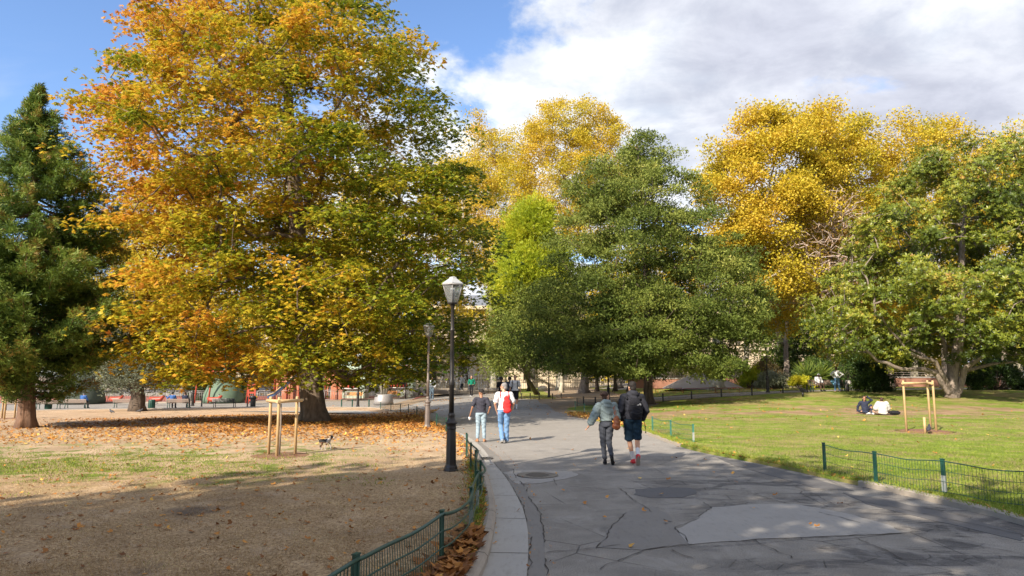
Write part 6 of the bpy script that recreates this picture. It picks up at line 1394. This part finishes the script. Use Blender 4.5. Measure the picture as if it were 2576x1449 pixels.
yaw = U(0, 6.283, n); A = unit(np.stack([np.cos(yaw), np.sin(yaw), U(-.12, .5, n)], -1)); up_ = unit(np.array([0, 0, 1.])+rng.normal(size=(n, 3))*.35); B = unit(np.cross(A, up_))
V = np.concatenate([leaf_quads(P, unit(A+B*.5), unit(np.cross(unit(A+B*.5), up_)), s_, s_*.6, .12).reshape(n, 4, 3), leaf_quads(P, unit(A-B*.5), unit(np.cross(unit(A-B*.5), up_)), s_, s_*.6, .12).reshape(n, 4, 3)], 1).reshape(-1, 3)
tag(mesh_np('fallen_leaves', V, quadfaces(2*n), M['litter'], tint=np.repeat(T, 2)), kind='stuff', label='orange and brown fallen leaves scattered over the lawns and path', cat='fallen leaves')
def blades(name, X, Y, z0, h, w, mat, tint, label, lean=.6):
    n = len(X); P = np.stack([X, Y, g(X, Y)+z0-.005], -1); A = unit(np.stack([rng.normal(0, lean, n), rng.normal(0, lean, n), np.ones(n)], -1)); B = unit(np.cross(A, rng.normal(size=(n, 3)))); L = h*U(.5, 1.3, n)
    V = leaf_quads(P, A, B, L, w*U(.7, 1.3, n), .1); tag(mesh_np(name, V, quadfaces(n), mat, tint=np.clip(tint, 0, 1)), kind='stuff', label=label, cat='grass')
def nearpts(n, x0, x1, y0, y1):
    u = U(0, 1, n); y = 1/(1/y0*(1-u)+u/y1); x = U(x0, x1, n); return x*np.minimum(1, y/y1*1.6), y
pn = lambda x, y: np.sin(x*2.1+np.sin(y*1.7))*np.sin(y*2.6+x*.7)+.6*np.sin(x*6.3+y*4.1)
X, Y = nearpts(150000, -13.5, -.3, 5.2, 17); k = (X < kx(Y)-.17) & (pn(X, Y) > -.9+U(-.5, .5, len(X))); X, Y = X[k], Y[k]
blades('dry_grass', X, Y, .10, .045, .006, M['dryblade'], .45+.15*pn(X, Y)+rng.normal(0, .16, len(X)), 'short dry straw coloured grass of the left lawn', 1.5)
c = rng.normal(size=(420, 2))*np.array([3.4, 1.5])+np.array([-9.5, 15.5]); i = rng.integers(0, 420, 16000); X = c[i, 0]+rng.normal(0, .18, 16000)*1.3; Y = c[i, 1]+rng.normal(0, .12, 16000); k = (X < kx(Y)-.3) & (Y > 8); X, Y = X[k], Y[k]
blades('green_tufts', X, Y, .10, .06, .010, M['blade'], rng.normal(.45, .2, len(X)), 'green grass tufts growing in the dry lawn', .7)
X, Y = nearpts(150000, 2, 26, 8.5, 34); k = X > rx(Y)+.02+rng.normal(0, .06, len(X)); X, Y = X[k], Y[k]
blades('green_grass', X, Y, .07, .075, .009, M['blade'], .42+.16*pn(X*.6, Y*.6)+rng.normal(0, .17, len(X)), 'short green grass of the right lawn', .9)
y = U(8, 26, 7000); X = rx(y)+np.abs(rng.normal(.08, .14, 7000)); blades('edge_grass', X, y, .06, .11, .009, M['blade'], rng.normal(.6, .2, 7000), 'longer grass along the edge of the right lawn', .7)
y = U(6, 16, 2600); X = kx(y)-.17-np.abs(rng.normal(0, .12, 2600)); blades('edge_grass', X, y, .10, .12, .008, M['blade'], rng.normal(.4, .2, 2600), 'grass tufts between the near fence and the kerb', .6)
